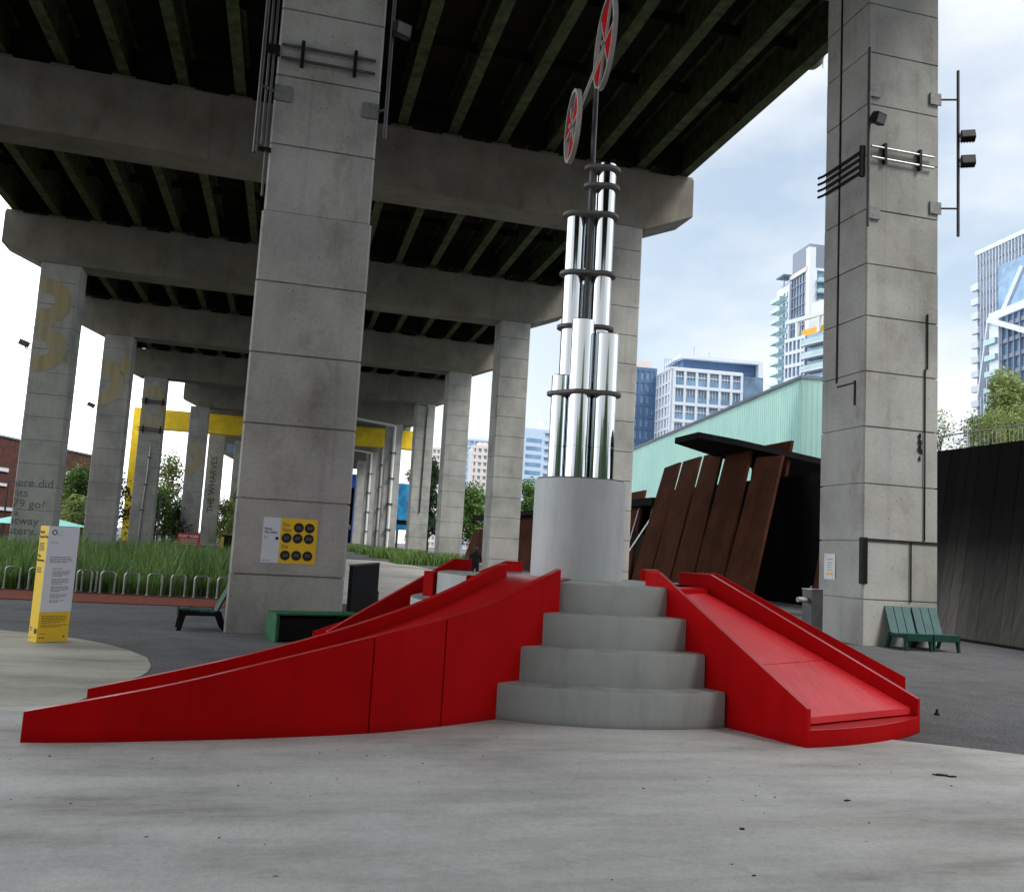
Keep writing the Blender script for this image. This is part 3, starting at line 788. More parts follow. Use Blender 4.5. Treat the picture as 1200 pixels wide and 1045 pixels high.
mb.tube((.36,-.001,.068),(.36,-.0022,.068),.013,14); mb.build('base_print', M['ink'], tt)
A = radians(-90)
def tl(s, size, yy, z): text(s, size, facing(-.0025,yy,z,A), M['ink'], tt, depth=.001)
tl("We'll\nSpeak Play", .056, .215, 1.435); tl('The\nBentway', .056, .215, 1.12)
mb = MB()
def ll2(y0,y1,z,nn):
    for k in range(nn): mb.box(-.0035,-.0012,.23-y1+r.uniform(0,.02),.23-y0,z-.02*k-.004,z-.02*k+.004)
ll2(.03,.17,1.31,6); ll2(.03,.17,.98,4); ll2(.03,.09,.19,3); ll2(.03,.08,.06,2); ll2(.13,.16,.06,1)
mb.build('side_print', M['ink'], tt)
mb = MB(); mb.tube((-.001,.05,.145),(-.003,.05,.145),.038,24); mb.build('oval_mark', M['blackprint'], tt)

# ------------------------------------------------------------------ slide sculpture
CX, CY = 3.48, 10.42
sc = thing('slide_sculpture', 'red spiral slide playground sculpture with grey steps and a tower of chrome pipes', 'play structure', (CX,CY,0))
def L(pts): return [(x-CX,y-CY)+tuple(r) for x,y,*r in pts]
PZ = 1.285
# platform and step flights (all sectors are real drums, flights between the slides)
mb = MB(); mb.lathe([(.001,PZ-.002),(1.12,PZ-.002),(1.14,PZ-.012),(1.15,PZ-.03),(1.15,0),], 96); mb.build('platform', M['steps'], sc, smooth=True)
STEP = [(2.5,.345),(2.215,.668),(1.93,.985),(1.63,PZ)]
def flight(spans, grow=0):
    for (rr, z), (a0, a1) in zip(STEP, spans):
        rr += grow; mb = MB()
        prof = [(.9,z),(rr-.03,z),(rr-.006,z-.008),(rr,z-.028),(rr,0)]
        mb.lathe(prof, 40, (0,0), 0, radians(a0), radians(a1))
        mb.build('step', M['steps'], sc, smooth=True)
flight([(-126.6,-72),(-122,-72),(-118,-72),(-114.6,-72)])
flight([(162,208),(158,208),(152,208),(146,206)], .04)
flight([(-28,2),(-24,5),(-19,8),(-11,10)])
flight([(70,110)]*4)
# slides
def wall(slide, pts, th, side, mat=M['red'], gaps=(), name='side_wall'):
    """pts: (x,y,ztop) in plan order; wall thickness th to the given side (+1 left of travel)"""
    P = [Vector(q) for q in pts]; inner = []
    for i, q in enumerate(P):
        a = P[max(i-1,0)]; b2 = P[min(i+1,len(P)-1)]
        dd = (b2-a); dd.z = 0; dd.normalize(); nrm = Vector((-dd.y,dd.x,0))*side
        inner.append(Vector((q.x,q.y,q.z))+nrm*th)
    segs = []; st = 0
    for gi in sorted(gaps)+[len(P)-1]:
        segs.append((st,gi)); st = gi
    mb = MB()
    for a, b2 in segs:
        out = [Vector(q) for q in P[a:b2+1]]; inn = [Vector(q) for q in inner[a:b2+1]]
        if a > 0:
            d1 = (out[1]-out[0]).normalized()*.010; out[0] = out[0]+d1; inn[0] = inn[0]+d1
        k = len(out); vs = []
        for q, w in zip(out, inn): vs += [(q.x,q.y,0),(q.x,q.y,q.z),(w.x,w.y,w.z),(w.x,w.y,0)]
        fs = [(0,1,2,3),(4*k-1,4*k-2,4*k-3,4*k-4)]
        for i in range(k-1):
            for e in range(4): fs.append((4*i+e,4*(i+1)+e,4*(i+1)+(e+1)%4,4*i+(e+1)%4))
        mb.add(vs, fs)
    o = mb.build(name, mat, slide, bevel=.006)
    # consistent normals
    bm = bmesh.new(); bm.from_mesh(o.data); bmesh.ops.recalc_face_normals(bm, faces=bm.faces[:]); bm.to_mesh(o.data); bm.free()
    return o
def smooth_pts(pts, sub=4):
    P = [Vector(q) for q in pts]; out = []
    for i in range(len(P)-1):
        p0, p1, p2, p3 = P[max(i-1,0)], P[i], P[i+1], P[min(i+2,len(P)-1)]
        for k in range(sub):
            t = k/sub
            out.append(.5*((2*p1)+(-p0+p2)*t+(2*p0-5*p1+4*p2-p3)*t*t+(-p0+3*p1-3*p2+p3)*t*t*t))
    out.append(P[-1]); return out
def bed(slide, A_, B_, drop, mat=M['bed'], thick=.05, name='slide_bed'):
    mb = MB(); nA = len(A_); rows = []
    for a, b2 in zip(A_, B_):
        a = Vector(a); b2 = Vector(b2)
        rows.append([a.lerp(b2, t/6) for t in range(7)])
    vs = [(q.x,q.y,q.z) for R in rows for q in R]; m_ = len(vs)
    vs += [(q.x,q.y,q.z-thick) for R in rows for q in R]
    fs = []
    for i in range(nA-1):
        for t in range(6):
            fs.append((i*7+t,i*7+t+1,(i+1)*7+t+1,(i+1)*7+t)); fs.append((m_+i*7+t,m_+(i+1)*7+t,m_+(i+1)*7+t+1,m_+i*7+t+1))
    for t in range(6):
        fs.append((t+1,t,m_+t,m_+t+1)); e = (nA-1)*7; fs.append((e+t,e+t+1,m_+e+t+1,m_+e+t))
    mb.add(vs, fs)
    o = mb.build(name, mat, slide)
    bm = bmesh.new(); bm.from_mesh(o.data); bmesh.ops.recalc_face_normals(bm, faces=bm.faces[:]); bm.to_mesh(o.data); bm.free()
    o.data.polygons.foreach_set('use_smooth',[True]*len(o.data.polygons)); o.data.set_sharp_from_angle(angle=radians(35))
    return o
def slide(): 
    o = bpy.data.objects.new('slide', None); COL.objects.link(o); o.parent = sc; o.empty_display_size = .1; return o
# S1 : long left slide
s1 = slide()
nr = L([(-1.71,7.32,.229),(-1.27,7.32,.317),(-.69,7.39,.433),(-.07,7.48,.585),(.82,7.69,.802),(1.48,7.99,.95),(1.94,8.27,1.075),(2.22,8.46,1.19),(2.52,8.66,1.31),(2.80,8.86,1.42)])
fr = L([(-1.50,8.58,.205),(-.92,8.56,.345),(-.25,8.62,.51),(.45,8.74,.71),(1.12,8.94,.93),(1.62,9.18,1.12),(2.0,9.40,1.29),(2.22,9.56,1.40),(2.36,9.68,1.43)])
nrs = smooth_pts(nr, 3)
wall(s1, nrs, .075, 1, gaps=(12,15))
wall(s1, smooth_pts(fr, 3), .085, -1)
k = len(nr)
def resample(P, m_):
    P = [Vector(q) for q in P]; d_ = [0]
    for a, b2 in zip(P, P[1:]): d_.append(d_[-1]+(b2-a).length)
    out = []
    for i in range(m_):
        s_ = d_[-1]*i/(m_-1)
        for j in range(len(P)-1):
            if s_ <= d_[j+1]+1e-9:
                t = (s_-d_[j])/(d_[j+1]-d_[j]); out.append(P[j].lerp(P[j+1],t)); break
    return out
a_ = resample([(x,y+.06,z-.065) for x,y,z in nr[:-2]+[(nr[-2][0],nr[-2][1],1.29),(nr[-1][0],nr[-1][1],1.36)]], 24); b_ = resample([(x,y-.07,z-.14) for x,y,z in fr], 24)
for q in a_+b_: q.z = max(q.z, .05)
a_ += [Vector((3.0-CX,9.35-CY,1.300)),Vector((3.2-CX,9.75-CY,1.300)),Vector((3.25-CX,10.2-CY,1.300))]; b_ += [Vector((2.45-CX,9.95-CY,1.300)),Vector((2.38-CX,10.5-CY,1.300)),Vector((2.6-CX,11.2-CY,1.300))]
bed(s1, a_, b_, 0, M['red'])
# S2 : right slide
s2_ = slide()
nr = L([(3.86,9.18,1.437),(3.93,9.0,1.437),(4.60,7.19,.345)])
fr = L([(4.83,10.33,1.43),(4.92,10.18,1.43),(5.06,9.955,1.425),(6.36,7.94,.335)])
wall(s2_, nr, .055, 1); wall(s2_, fr, .07, -1)
def lerp3(a, b2, t): return tuple(Vector(a).lerp(Vector(b2), t))
na, nb_ = (3.98-CX,9.0-CY,1.20), (4.60+.05-CX,7.19+.16-CY,.238)
fa, fb = (5.0-CX,9.93-CY,1.20), (6.30-CX,7.94+.03-CY,.238)
def bow(t): return .02*sin(pi*t)
A1_ = [lerp3(na,nb_,i/10*.62) for i in range(11)]; B1_ = [lerp3(fa,fb,i/10*.62) for i in range(11)]
A2_ = [lerp3(na,nb_,.625+i/10*.375) for i in range(11)]; B2_ = [lerp3(fa,fb,.625+i/10*.375) for i in range(11)]
bed(s2_, A1_, B1_, 0, thick=.06); bed(s2_, A2_, B2_, 0, thick=.06)
mb = MB(); mb.prism([(3.90-CX,9.12-CY),(3.98-CX,9.0-CY),(5.0-CX,9.93-CY),(4.86-CX,10.22-CY)],.9,1.262); mb.build('sill', M['red'], s2_)
# curved end lip
lip = []
p0, p1 = Vector((4.60,7.19,0)), Vector((6.36,7.94,0)); ch = p1-p0; nrm = Vector((ch.y,-ch.x,0)).normalized()
for i in range(15):
    t = i/14; q = p0.lerp(p1,t)+nrm*(.125*4*t*(1-t)); lip.append((q.x-CX,q.y-CY))
back = []
for i in range(15):
    t = 1-i/14; q = p0.lerp(p1,t)-nrm*.32; back.append((q.x-CX,q.y-CY))
mb = MB(); mb.prism(lip+back, 0, .165); mb.build('end_lip', M['red'], s2_, bevel=.008)
# S3 : back right slide
s3 = slide()
nr = L([(5.30,10.82,1.43),(5.52,10.75,1.43),(7.95,10.2,.24)]); fr = L([(4.74,11.46,1.42),(5.05,11.75,1.42),(7.2,13.4,.24)])
wall(s3, nr, .07, 1); wall(s3, fr, .09, -1)
bed(s3, [lerp3((5.4-CX,10.85-CY,1.2),(7.9-CX,10.28-CY,.1),i/8) for i in range(9)], [lerp3((4.95-CX,11.6-CY,1.2),(7.1-CX,13.3-CY,.1),i/8) for i in range(9)], 0, M['bed'])
# S4 : back left slide
s4 = slide()
nr = L([(2.46,11.72,1.43),(2.22,11.60,1.43),(.95,11.13,.70),(.62,11.02,.50)]); fr = L([(3.25,12.05,1.43),(3.08,12.2,1.43),(1.7,13.3,.7),(.6,13.9,.22)])
wall(s4, nr, .07, -1); wall(s4, fr, .1, 1)
bed(s4, [lerp3((2.3-CX,11.7-CY,1.2),(.1-CX,10.95-CY,.1),i/8) for i in range(9)], [lerp3((3.0-CX,12.15-CY,1.2),(.7-CX,13.75-CY,.1),i/8) for i in range(9)], 0, M['bed'])
mb = MB(); mb.obox((1.76-CX,10.72-CY,.64),(.14,.10,1.285),Matrix.Rotation(-.75,3,'Z')); mb.build('end_post', M['red'], sc, bevel=.006)
# pedestal
mb = MB(); mb.lathe([(.555,PZ-.01),(.555,2.44),(.552,2.455),(.54,2.462),(.001,2.462)], 64); mb.build('pedestal', M['pedestal'], sc, smooth=True)
mb = MB(); mb.lathe([(.53,2.463),(.53,2.478),(.001,2.478)], 48); mb.build('top_plate', M['ring'], sc, smooth=True)
# pipes : lateral (e1) and depth (e2) offsets
e1 = Vector((.970,-.241,0)); e2 = Vector((.241,.970,0))
def off(a, b2): return e1*a+e2*b2
PIPES = [(-.300,-.05,.115,3.755),(-.075,-.21,.140,4.425),(.222,-.17,.155,4.27),(-.205,.10,.122,5.86),(.150,.10,.130,6.56),(.0,.24,.10,5.0)]
for a, b2, r_, zt in PIPES:
    q = off(a,b2); mb = MB()
    mb.lathe([(r_,2.47),(r_,2.86),(r_-.004,2.862),(r_-.004,2.868),(r_,2.87),(r_,zt-.012),(r_-.012,zt),(.001,zt)], 40, (q.x,q.y)); mb.build('chrome_pipe', M['chrome'], sc, smooth=True)
MASTO = off(-.035,.03)
mb = MB(); mb.tube(MASTO+Vector((0,0,2.47)), MASTO+Vector((0,0,7.54)), .034, 16); mb.build('mast', M['dsteel'], sc, smooth=True)
def hull(pts):
    pts = sorted(set(pts)); lo = []; up = []
    for q in pts:
        while len(lo) > 1 and (lo[-1][0]-lo[-2][0])*(q[1]-lo[-2][1])-(lo[-1][1]-lo[-2][1])*(q[0]-lo[-2][0]) <= 0: lo.pop()
        lo.append(q)
    for q in reversed(pts):
        while len(up) > 1 and (up[-1][0]-up[-2][0])*(q[1]-up[-2][1])-(up[-1][1]-up[-2][1])*(q[0]-up[-2][0]) <= 0: up.pop()
        up.append(q)
    return lo[:-1]+up[:-1]
def flange(z, idx, ex=.055, mastin=True):
    pts = []
    L_ = [(off(PIPES[i][0],PIPES[i][1]),PIPES[i][2]) for i in idx] + ([(MASTO,.045)] if mastin else [])
    for c_, r_ in L_:
        for k in range(36): pts.append((round(c_.x+(r_+ex)*cos(k*pi/18),4), round(c_.y+(r_+ex)*sin(k*pi/18),4)))
    mb = MB(); mb.prism(hull(pts), z-.022, z+.022); mb.build('flange_ring', M['ring'], sc, bevel=.006)
flange(6.476,[4]); flange(6.238,[4]); flange(5.862,[3,4]); flange(5.093,[3,4]); flange(4.40,[3,4]); flange(3.52,[0,1,2,3,4])
# wheels
def wheel(a, b2, zc, R_, tilt):
    c_ = off(a,b2)+Vector((0,0,zc))
    nrm = (e1*-.985 + e2*-.12).normalized()
    up = Vector((0,0,1)); sd_ = up.cross(nrm).normalized(); up = nrm.cross(sd_)
    Mx = Matrix((sd_, up, nrm)).transposed() @ Matrix.Rotation(tilt,3,'Z')
    w = bpy.data.objects.new('spinner_wheel', None); COL.objects.link(w); w.parent = sc; w.location = c_; w.empty_display_size = .1
    def T(mb): mb.v = [tuple(Mx @ Vector(q)) for q in mb.v]; return mb
    mb = MB(); nseg = 56
    prof = [(R_-.045,-.03),(R_,-.03),(R_,.03),(R_-.045,.03),(R_-.045,-.03)]
    mb.lathe(prof, nseg); T(mb).build('rim', M['wheelrim'], w, smooth=True)
    mb = MB(); mb.tube((0,0,-.05),(0,0,.05),.035,16); T(mb).build('hub', M['wheelrim'], w)
    for k in range(6):
        t = k*pi/3; mb = MB(); mb.bar((.02*cos(t),.02*sin(t),0),((R_-.03)*cos(t),(R_-.03)*sin(t),0),.03,.03,0,(0,0,1)); T(mb).build('spoke', M['wheelrim'], w)
    for k in range(3):
        t0 = k*2*pi/3; t1 = t0+pi/3
        pts = [(.03*cos((t0+t1)/2),.03*sin((t0+t1)/2))]+[((R_-.04)*cos(t0+.05+(t1-t0-.1)*i/8),(R_-.04)*sin(t0+.05+(t1-t0-.1)*i/8)) for i in range(9)]
        mb = MB(); mb.prism(pts, -.012, .012); T(mb).build('red_blade', M['red'], w)
    return c_
c1 = wheel(-.315,.0,7.01,.455,radians(0)); c2 = wheel(.05,.0,8.165,.575,radians(60))
mb = MB(); mb.tube(c1,c2,.022,10); mb.tube(c1+e2*.06,c2+e2*.06,.014,8); mb.build('arm', M['wheelrim'], sc)
# scuff marks at foot of the long slide wall are in the paint; seam plate
# ------------------------------------------------------------------ seating
def lounge(loc, rz, label, group, matback, matseat, wid=.58, leg=M['tealdark']):
    t = thing('lounge_chair', label, 'chair', loc, rz, group)
    # local: front is -y, x across
    for k in range(3):
        mb = MB(); x0 = -wid/2+k*wid/3
        a = Vector((0,.20,.30)); b2 = Vector((0,.44,.84))
        dd = (b2-a).normalized(); nn_ = Vector((1,0,0)).cross(dd).normalized()
        Mx = Matrix((Vector((1,0,0)),nn_,dd)).transposed()
        mb.obox((x0+wid/6,.32,.57),(wid/3-.012,.03,.60),Mx); mb.build('back_plank', matback, t, bevel=.004)
    for k in range(4):
        mb = MB(); mb.box(-wid/2,wid/2,-.36+k*.15,-.225+k*.15,.315-k*.012,.345-k*.012); mb.build('seat_plank', matback, t, bevel=.004)
    mb = MB(); mb.box(-wid/2,wid/2,-.39,-.363,.20,.345); mb.build('front_apron', matseat, t, bevel=.004)
    for sx in (-1,1):
        x = sx*(wid/2-.02)
        mb = MB(); mb.add([(x-.02,-.40,0),(x-.02,-.33,0),(x-.02,-.26,.30),(x-.02,-.36,.30),(x+.02,-.40,0),(x+.02,-.33,0),(x+.02,-.26,.30),(x+.02,-.36,.30)],[(0,1,2,3),(7,6,5,4),(0,4,5,1),(1,5,6,2),(2,6,7,3),(3,7,4,0)]); mb.build('leg', leg, t)
        mb = MB(); mb.add([(x-.02,.30,0),(x-.02,.38,0),(x-.02,.26,.32),(x-.02,.16,.32),(x+.02,.30,0),(x+.02,.38,0),(x+.02,.26,.32),(x+.02,.16,.32)],[(0,1,2,3),(7,6,5,4),(0,4,5,1),(1,5,6,2),(2,6,7,3),(3,7,4,0)]); mb.build('leg', leg, t)
        mb = MB(); mb.box(x-.018,x+.018,-.33,.26,.24,.31); mb.build('side_rail', leg, t)
    return t
ch = lounge((12.72,16.24,0), radians(-6), 'green slatted lounge chair, the left one of the pair against the right column', 'green lounge chairs at the right column', M['teal'], M['tealdark'])
dup(ch, (13.38,16.24,0), radians(-6), 'green slatted lounge chair, the right one of the pair against the right column')
lounge((-1.16,15.75,0), radians(-82), 'dark lounge chair seen from the side, leaning back against the big near column', 'chairs at the near column', M['tealdark'], M['blackwood'], .6, M['blackwood'])
gb = thing('green_bench', 'low green box bench with dark front at the foot of the big near column', 'bench', (.02,14.15,0), radians(16))
mb = MB(); mb.box(0,.05,0,.55,0,.40); mb.build('end_panel', M['green'], gb, bevel=.005)
mb = MB(); mb.box(1.35,1.40,0,.55,0,.40); mb.build('end_panel', M['green'], gb, bevel=.005)
mb = MB(); mb.box(.052,1.348,.5,.54,0,.38); mb.build('back_panel', M['blackwood'], gb)
mb = MB()
for k in range(4): mb.box(.0,1.40,.0+k*.14,.13+k*.14,.402,.43)
mb.build('seat', M['green'], gb, bevel=.004)
mb = MB(); mb.box(.052,1.348,.06,.09,.03,.36); mb.build('front_panel', M['blackwood'], gb)
bp = thing('black_barrier', 'black panel barrier receding behind the right edge of the big near column', 'barrier', (1.42,18.7,0), atan2(3.2,.87))
mb = MB(); mb.box(0,3.35,-.04,.04,.0,1.06); mb.build('panel', M['blackwood'], bp, bevel=.008)
mb = MB(); mb.box(0,3.35,-.055,.055,1.062,1.09); mb.build('cap_rail', M['dsteel'], bp, bevel=.005)
mb = MB(); mb.prism([(3.4,.1),(4.4,.1),(4.4,.6),(3.4,.6)],0,.35); mb.build('brown_foot', M['corten2'], bp)
bn = thing('steel_post_box', 'dark steel post box with a short side pipe before the right column', 'bollard', (11.02,17.1,0), radians(12))
mb = MB(); mb.box(-.16,.16,-.14,.14,0,1.10); mb.build('box', M['dsteel'], bn, bevel=.008)
mb = MB(); mb.box(-.17,.17,-.15,.15,1.102,1.115); mb.build('lid', M['steel'], bn)
mb = MB(); mb.tube((-.16,0,.88),(-.40,.02,.88),.055,16); mb.build('side_pipe', M['wheelrim'], bn, smooth=True)
mb = MB(); mb.path([(-.06,0,1.115),(-.06,0,1.16),(-.04,0,1.17),(-.02,0,1.15)],.008,6); mb.build('hook', M['steel'], bn)
cn = thing('black_marker', 'tiny black marker knob standing on the asphalt right of the red slide', 'marker', (7.35,8.9,0))
mb = MB(); mb.lathe([(.03,0),(.028,.02),(.014,.03),(.012,.055),(.02,.062),(.001,.07)],14); mb.build('knob', M['black'], cn, smooth=True)

# ------------------------------------------------------------------ bike racks
bkp = None
labels = ['bike rack hoop at the far left edge, before the tall grass','bike rack hoop just left of the yellow totem','bike rack hoop hidden mostly by the yellow totem','bike rack hoop just right of the yellow totem','bike rack hoop second to the right of the yellow totem','bike rack hoop third to the right of the yellow totem','bike rack hoop fourth to the right of the yellow totem','bike rack hoop fifth to the right of the yellow totem','bike rack hoop second from the dark side-on chair','bike rack hoop nearest above the dark side-on chair','bike rack hoop doubled up close beside the totem edge']
def rackmb():
    mb = MB(); w, h, r_ = .155, .50, .05
    pts = [(-w,0,0),(-w,0,h-r_*2)]+[(-w+.08-.08*cos(t),0,h-.08+.08*sin(t)) for t in [pi/8*k for k in range(1,5)]]+[(w-.08+.08*sin(t),0,h-.08+.08*cos(t)) for t in [pi/8*k for k in range(0,4)]]+[(w,0,h-.09),(w,0,0)]
    mb.path(pts, .023, 10); return mb
for k in range(11):
    t_ = k/9 if k < 10 else 3.12/9
    x, y = -6.02+(4.78)*t_, 23.37-.62*t_
    if k == 10: y += .25
    if bkp is None:
        bkp = thing('bike_rack', labels[0], 'bike rack', (x,y,.02), radians(6), 'bike rack hoops along the mulch')
        rackmb().build('hoop', M['steel'], bkp, smooth=True)
        mb = MB(); mb.tube((-.155,0,0),(-.155,0,.012),.05,12); mb.tube((.155,0,0),(.155,0,.012),.05,12); mb.build('foot_plate', M['steel'], bkp)
    else: dup(bkp, (x,y,.02), radians(6), labels[k])

# ------------------------------------------------------------------ vegetation
def blades(name, region, count, hmin, hmax, mat, label, seed, lean=.35, w=.03):
    r = random.Random(seed); mb = MB(); k = 0
    while k < count:
        x, y, s = region(r)
        h = r.uniform(hmin,hmax)*s; a = r.uniform(0,2*pi); wd = w*r.uniform(.6,1.4)*(1 + y*.006)
        lx, ly = r.gauss(0,lean)*h, r.gauss(0,lean)*h
        dx, dy = cos(a)*wd, sin(a)*wd
        mb.add([(x-dx,y-dy,0),(x+dx,y+dy,0),(x+dx*.7+lx*.35,y+dy*.7+ly*.35,h*.6),(x-dx*.7+lx*.35,y-dy*.7+ly*.35,h*.6),(x+lx,y+ly,h)],[(0,1,2,3),(3,2,4)])
        k += 1
    o = mb.build(name, mat); o['kind'] = 'stuff'; return tag(o, label, 'grass')
def meadow(r):
    while True:
        x, y = r.uniform(-22,-.9), 23.5+34*r.random()**1.7
        if x > -1.3-.03*(y-24): continue
        s = .62+.20*sin(x*1.3+y*.4)*sin(y*.23+1)+.18*sin(x*3.1+y*1.7)*sin(x*.7-y*.9)+.42*r.random()**4
        if x < -9: s *= .86
        if y < 25: s *= .75
        return x, y, max(.35,s)
blades('tall_grass', meadow, 56000, .42, 1.3, M['grass'], 'tall green meadow grass behind the row of bike racks', 2, .22, .016)
def rpatch(r):
    i = r.choice((3,3,4,4,4,5,5,6,7,8)); x, y, _ = skew(11.95, YB[i])
    return r.uniform(x-3.6+.0,x+1.5), r.uniform(y-5,y+1.5), 1.0
blades('verge_grass', rpatch, 8000, .3, 1.15, M['grass'], 'green weeds around the feet of the distant right columns', 4, .3, .035)

def tree(name, label, loc, H, R, mat, nleaf, seed, leaf=.22, trunk=.35, flat=.9, group=None):
    r = random.Random(seed); t = thing(name, label, 'tree' if H > 4 else 'shrub', loc, r.uniform(0,6), group)
    mb = MB(); tz = H*trunk
    mb.tube((0,0,-.1),(0,0,tz),H*.028,8,H*.018)
    clumps = []
    nl = 9
    for k in range(nl):
        a = k*2.4+r.uniform(-.3,.3); u = (k+.5)/nl
        zz = tz+(H-tz)*u*.92; rr = R*(1-.75*u**1.6)*r.uniform(.55,.95)
        q = (rr*cos(a),rr*sin(a),zz)
        mb.tube((0,0,tz*.7+(zz-tz*.7)*.45),q,H*.012,6,H*.003)
        clumps.append((Vector(q),R*r.uniform(.35,.55)))
        clumps.append((Vector((q[0]*.45,q[1]*.45,min(zz+R*.15,H*.95))),R*r.uniform(.35,.5)))
    mb.tube((0,0,tz),(r.uniform(-.2,.2),r.uniform(-.2,.2),H*.93),H*.016,6,H*.004)
    mb.build('trunk', M['bark'], t)
    mb = MB()
    for _ in range(nleaf):
        c_, cr = r.choice(clumps)
        d_ = Vector((r.gauss(0,1),r.gauss(0,1),r.gauss(0,1)*flat)); d_ = d_.normalized()*cr*r.random()**.45
        q = c_+d_; s_ = leaf*r.uniform(.5,1.3)
        u_ = Vector((r.gauss(0,1),r.gauss(0,1),r.gauss(0,.6))).normalized(); v_ = u_.cross(Vector((r.gauss(0,1),r.gauss(0,1),r.gauss(0,1)))).normalized()
        mb.add([q-u_*s_*.5,q+v_*s_*.28,q+u_*s_*.5,q-v_*s_*.28],[(0,1,2,3)])
    mb.build('crown', mat, t); return t
G1 = 'trees and shrubs beyond the viaduct'
tree('broadleaf_tree','leafy green tree between the lettered column and its neighbour',(-18.3,88,0),6.6,2.6,M['leaf'],5200,1,.30,.2,group=G1)
tree('shrub','pale silvery shrub low beside the teal canopy',(-16.6,80,0),3.6,1.9,M['leafpale'],2600,2,.26,.12,group=G1)
tree('broadleaf_tree','dark green tree just left of the second left column',(-16.2,92,0),6.9,2.2,M['leafdark'],3800,3,.30,.2,group=G1)
tree('broadleaf_tree','tall loose grey-green tree behind the yellow frame',(-13.4,112,0),10.2,3.0,M['leafpale'],4200,4,.34,.22,group=G1)
tree('shrub','dense bright green bush under the yellow frame',(-13.4,104,0),5.6,2.9,M['leaf'],4600,5,.32,.12,group=G1)
tree('shrub','dark bush beside the ringed left column',(-11.7,106,0),4.2,2.2,M['leafdark'],3000,6,.30,.12,group=G1)
tree('shrub','yellowish green bushes right of the narrow lettered column',(-7.6,125,0),5.6,2.9,M['leafpale'],4200,7,.32,.12,group=G1)
tree('broadleaf_tree','green tree before the pale blue steel tower',(-6.2,131,0),7.6,2.6,M['leaf'],3600,8,.32,.2,group=G1)
tree('broadleaf_tree','dark tree between the conduit column and the next column',(17.55,112,0),12.5,2.6,M['leafdark'],6500,9,.40,.15,group=G1)
tree('broadleaf_tree','small green tree above the blue mural',(19.5,142,0),13.2,2.6,M['leaf'],4000,10,.40,.3,group=G1)
tree('broadleaf_tree','green tree below the pinkish apartment tower',(24.6,118,0),9.4,3.6,M['leaf'],6500,11,.42,.2,group=G1)
tree('broadleaf_tree','green tree below the pale blue apartment block',(35.2,128,0),11.6,3.4,M['leaf'],5500,12,.42,.2,group=G1)
tree('broadleaf_tree','rounded yellow-green tree standing above the dark wall',(30.9,33.0,5.6),5.0,1.45,M['leafpale'],9000,13,.17,.22)
tree('shrub','fringe of pale weeds on the dark wall close behind the railing post',(19.9,21.9,4.95),1.35,.75,M['leafpale'],1300,14,.09,.1,group='weeds on the dark wall')
tree('shrub','weeds behind the railing at the right edge of the photo',(22.2,19.6,4.95),1.3,.95,M['leafpale'],1600,15,.09,.1,group='weeds on the dark wall')
tree('shrub','weeds behind the railing below the rounded tree',(21.0,20.9,4.95),1.25,.85,M['leaf'],1500,16,.09,.1,group='weeds on the dark wall')
tree('shrub','tall feathery weeds on the dark wall nearest the right column',(19.9,24.0,4.95),1.7,.8,M['leafpale'],900,18,.085,.1,group='weeds on the dark wall')
tree('shrub','loose green weeds on the dark wall, second from the right column',(20.3,23.0,4.95),1.5,.75,M['leaf'],1100,19,.085,.1,group='weeds on the dark wall')
tree('shrub','bushy weeds on the dark wall under the left side of the rounded tree',(20.6,21.9,4.95),1.55,.85,M['leafpale'],1500,20,.085,.1,group='weeds on the dark wall')
tree('shrub','light green sprig under the dark canopy, left of the right column',(26.0,38.5,4.4),1.9,1.1,M['leafpale'],1200,17,.12,.1)

# ------------------------------------------------------------------ visitor centre and walls on the right
vc = thing('visitor_centre', 'visitor centre with leaning rusty steel panels, dark canopy and pale green glass hall', 'building', (17.2,30,0))
O = Vector((17.2,30,0))
def P(x,y,z): return (x-O.x,y-O.y,z)
pan = [(42.95,40.75,6.35,6.5),(40.65,38.4,6.5,6.6),(38.3,36.1,6.6,6.65),(36.0,33.4,6.62,6.6),(33.3,30.9,6.1,6.0)]
for a, b2, za, zb in pan:
    sh = 1.55
    mb = MB(); xb, xt = 17.2, 19.5
    v = [P(xb,a,0),P(xb,b2,0),P(xt,b2+sh+.16,zb),P(xt,a+sh-.16,za)]
    v2 = [(q[0]+.12,q[1],q[2]) for q in v]
    mb.add(v+v2,[(0,1,2,3),(7,6,5,4),(0,4,5,1),(1,5,6,2),(2,6,7,3),(3,7,4,0)]); mb.build('steel_panel', M['corten'], vc)
for a, b2, za in [(24.2,22.1,6.6),(26.6,24.4,6.7)]:
    mb = MB(); v = [P(17.0,a,0),P(17.0,b2,0),P(19.0,b2+1.3,za),P(19.0,a+1.3,za)]; v2 = [(q[0]+.12,q[1],q[2]) for q in v]
    mb.add(v+v2,[(0,1,2,3),(7,6,5,4),(0,4,5,1),(1,5,6,2),(2,6,7,3),(3,7,4,0)]); mb.build('steel_panel', M['corten'], vc)
mb = MB(); v = [P(19.9,36.0,4.6),P(20.7,34.6,4.6),P(21.1,34.6,6.95),P(20.3,36.3,6.75)]; v2 = [(q[0]+.15,q[1],q[2]) for q in v]
mb.add(v+v2,[(0,1,2,3),(7,6,5,4),(0,4,5,1),(1,5,6,2),(2,6,7,3),(3,7,4,0)]); mb.build('steel_panel', M['corten'], vc)
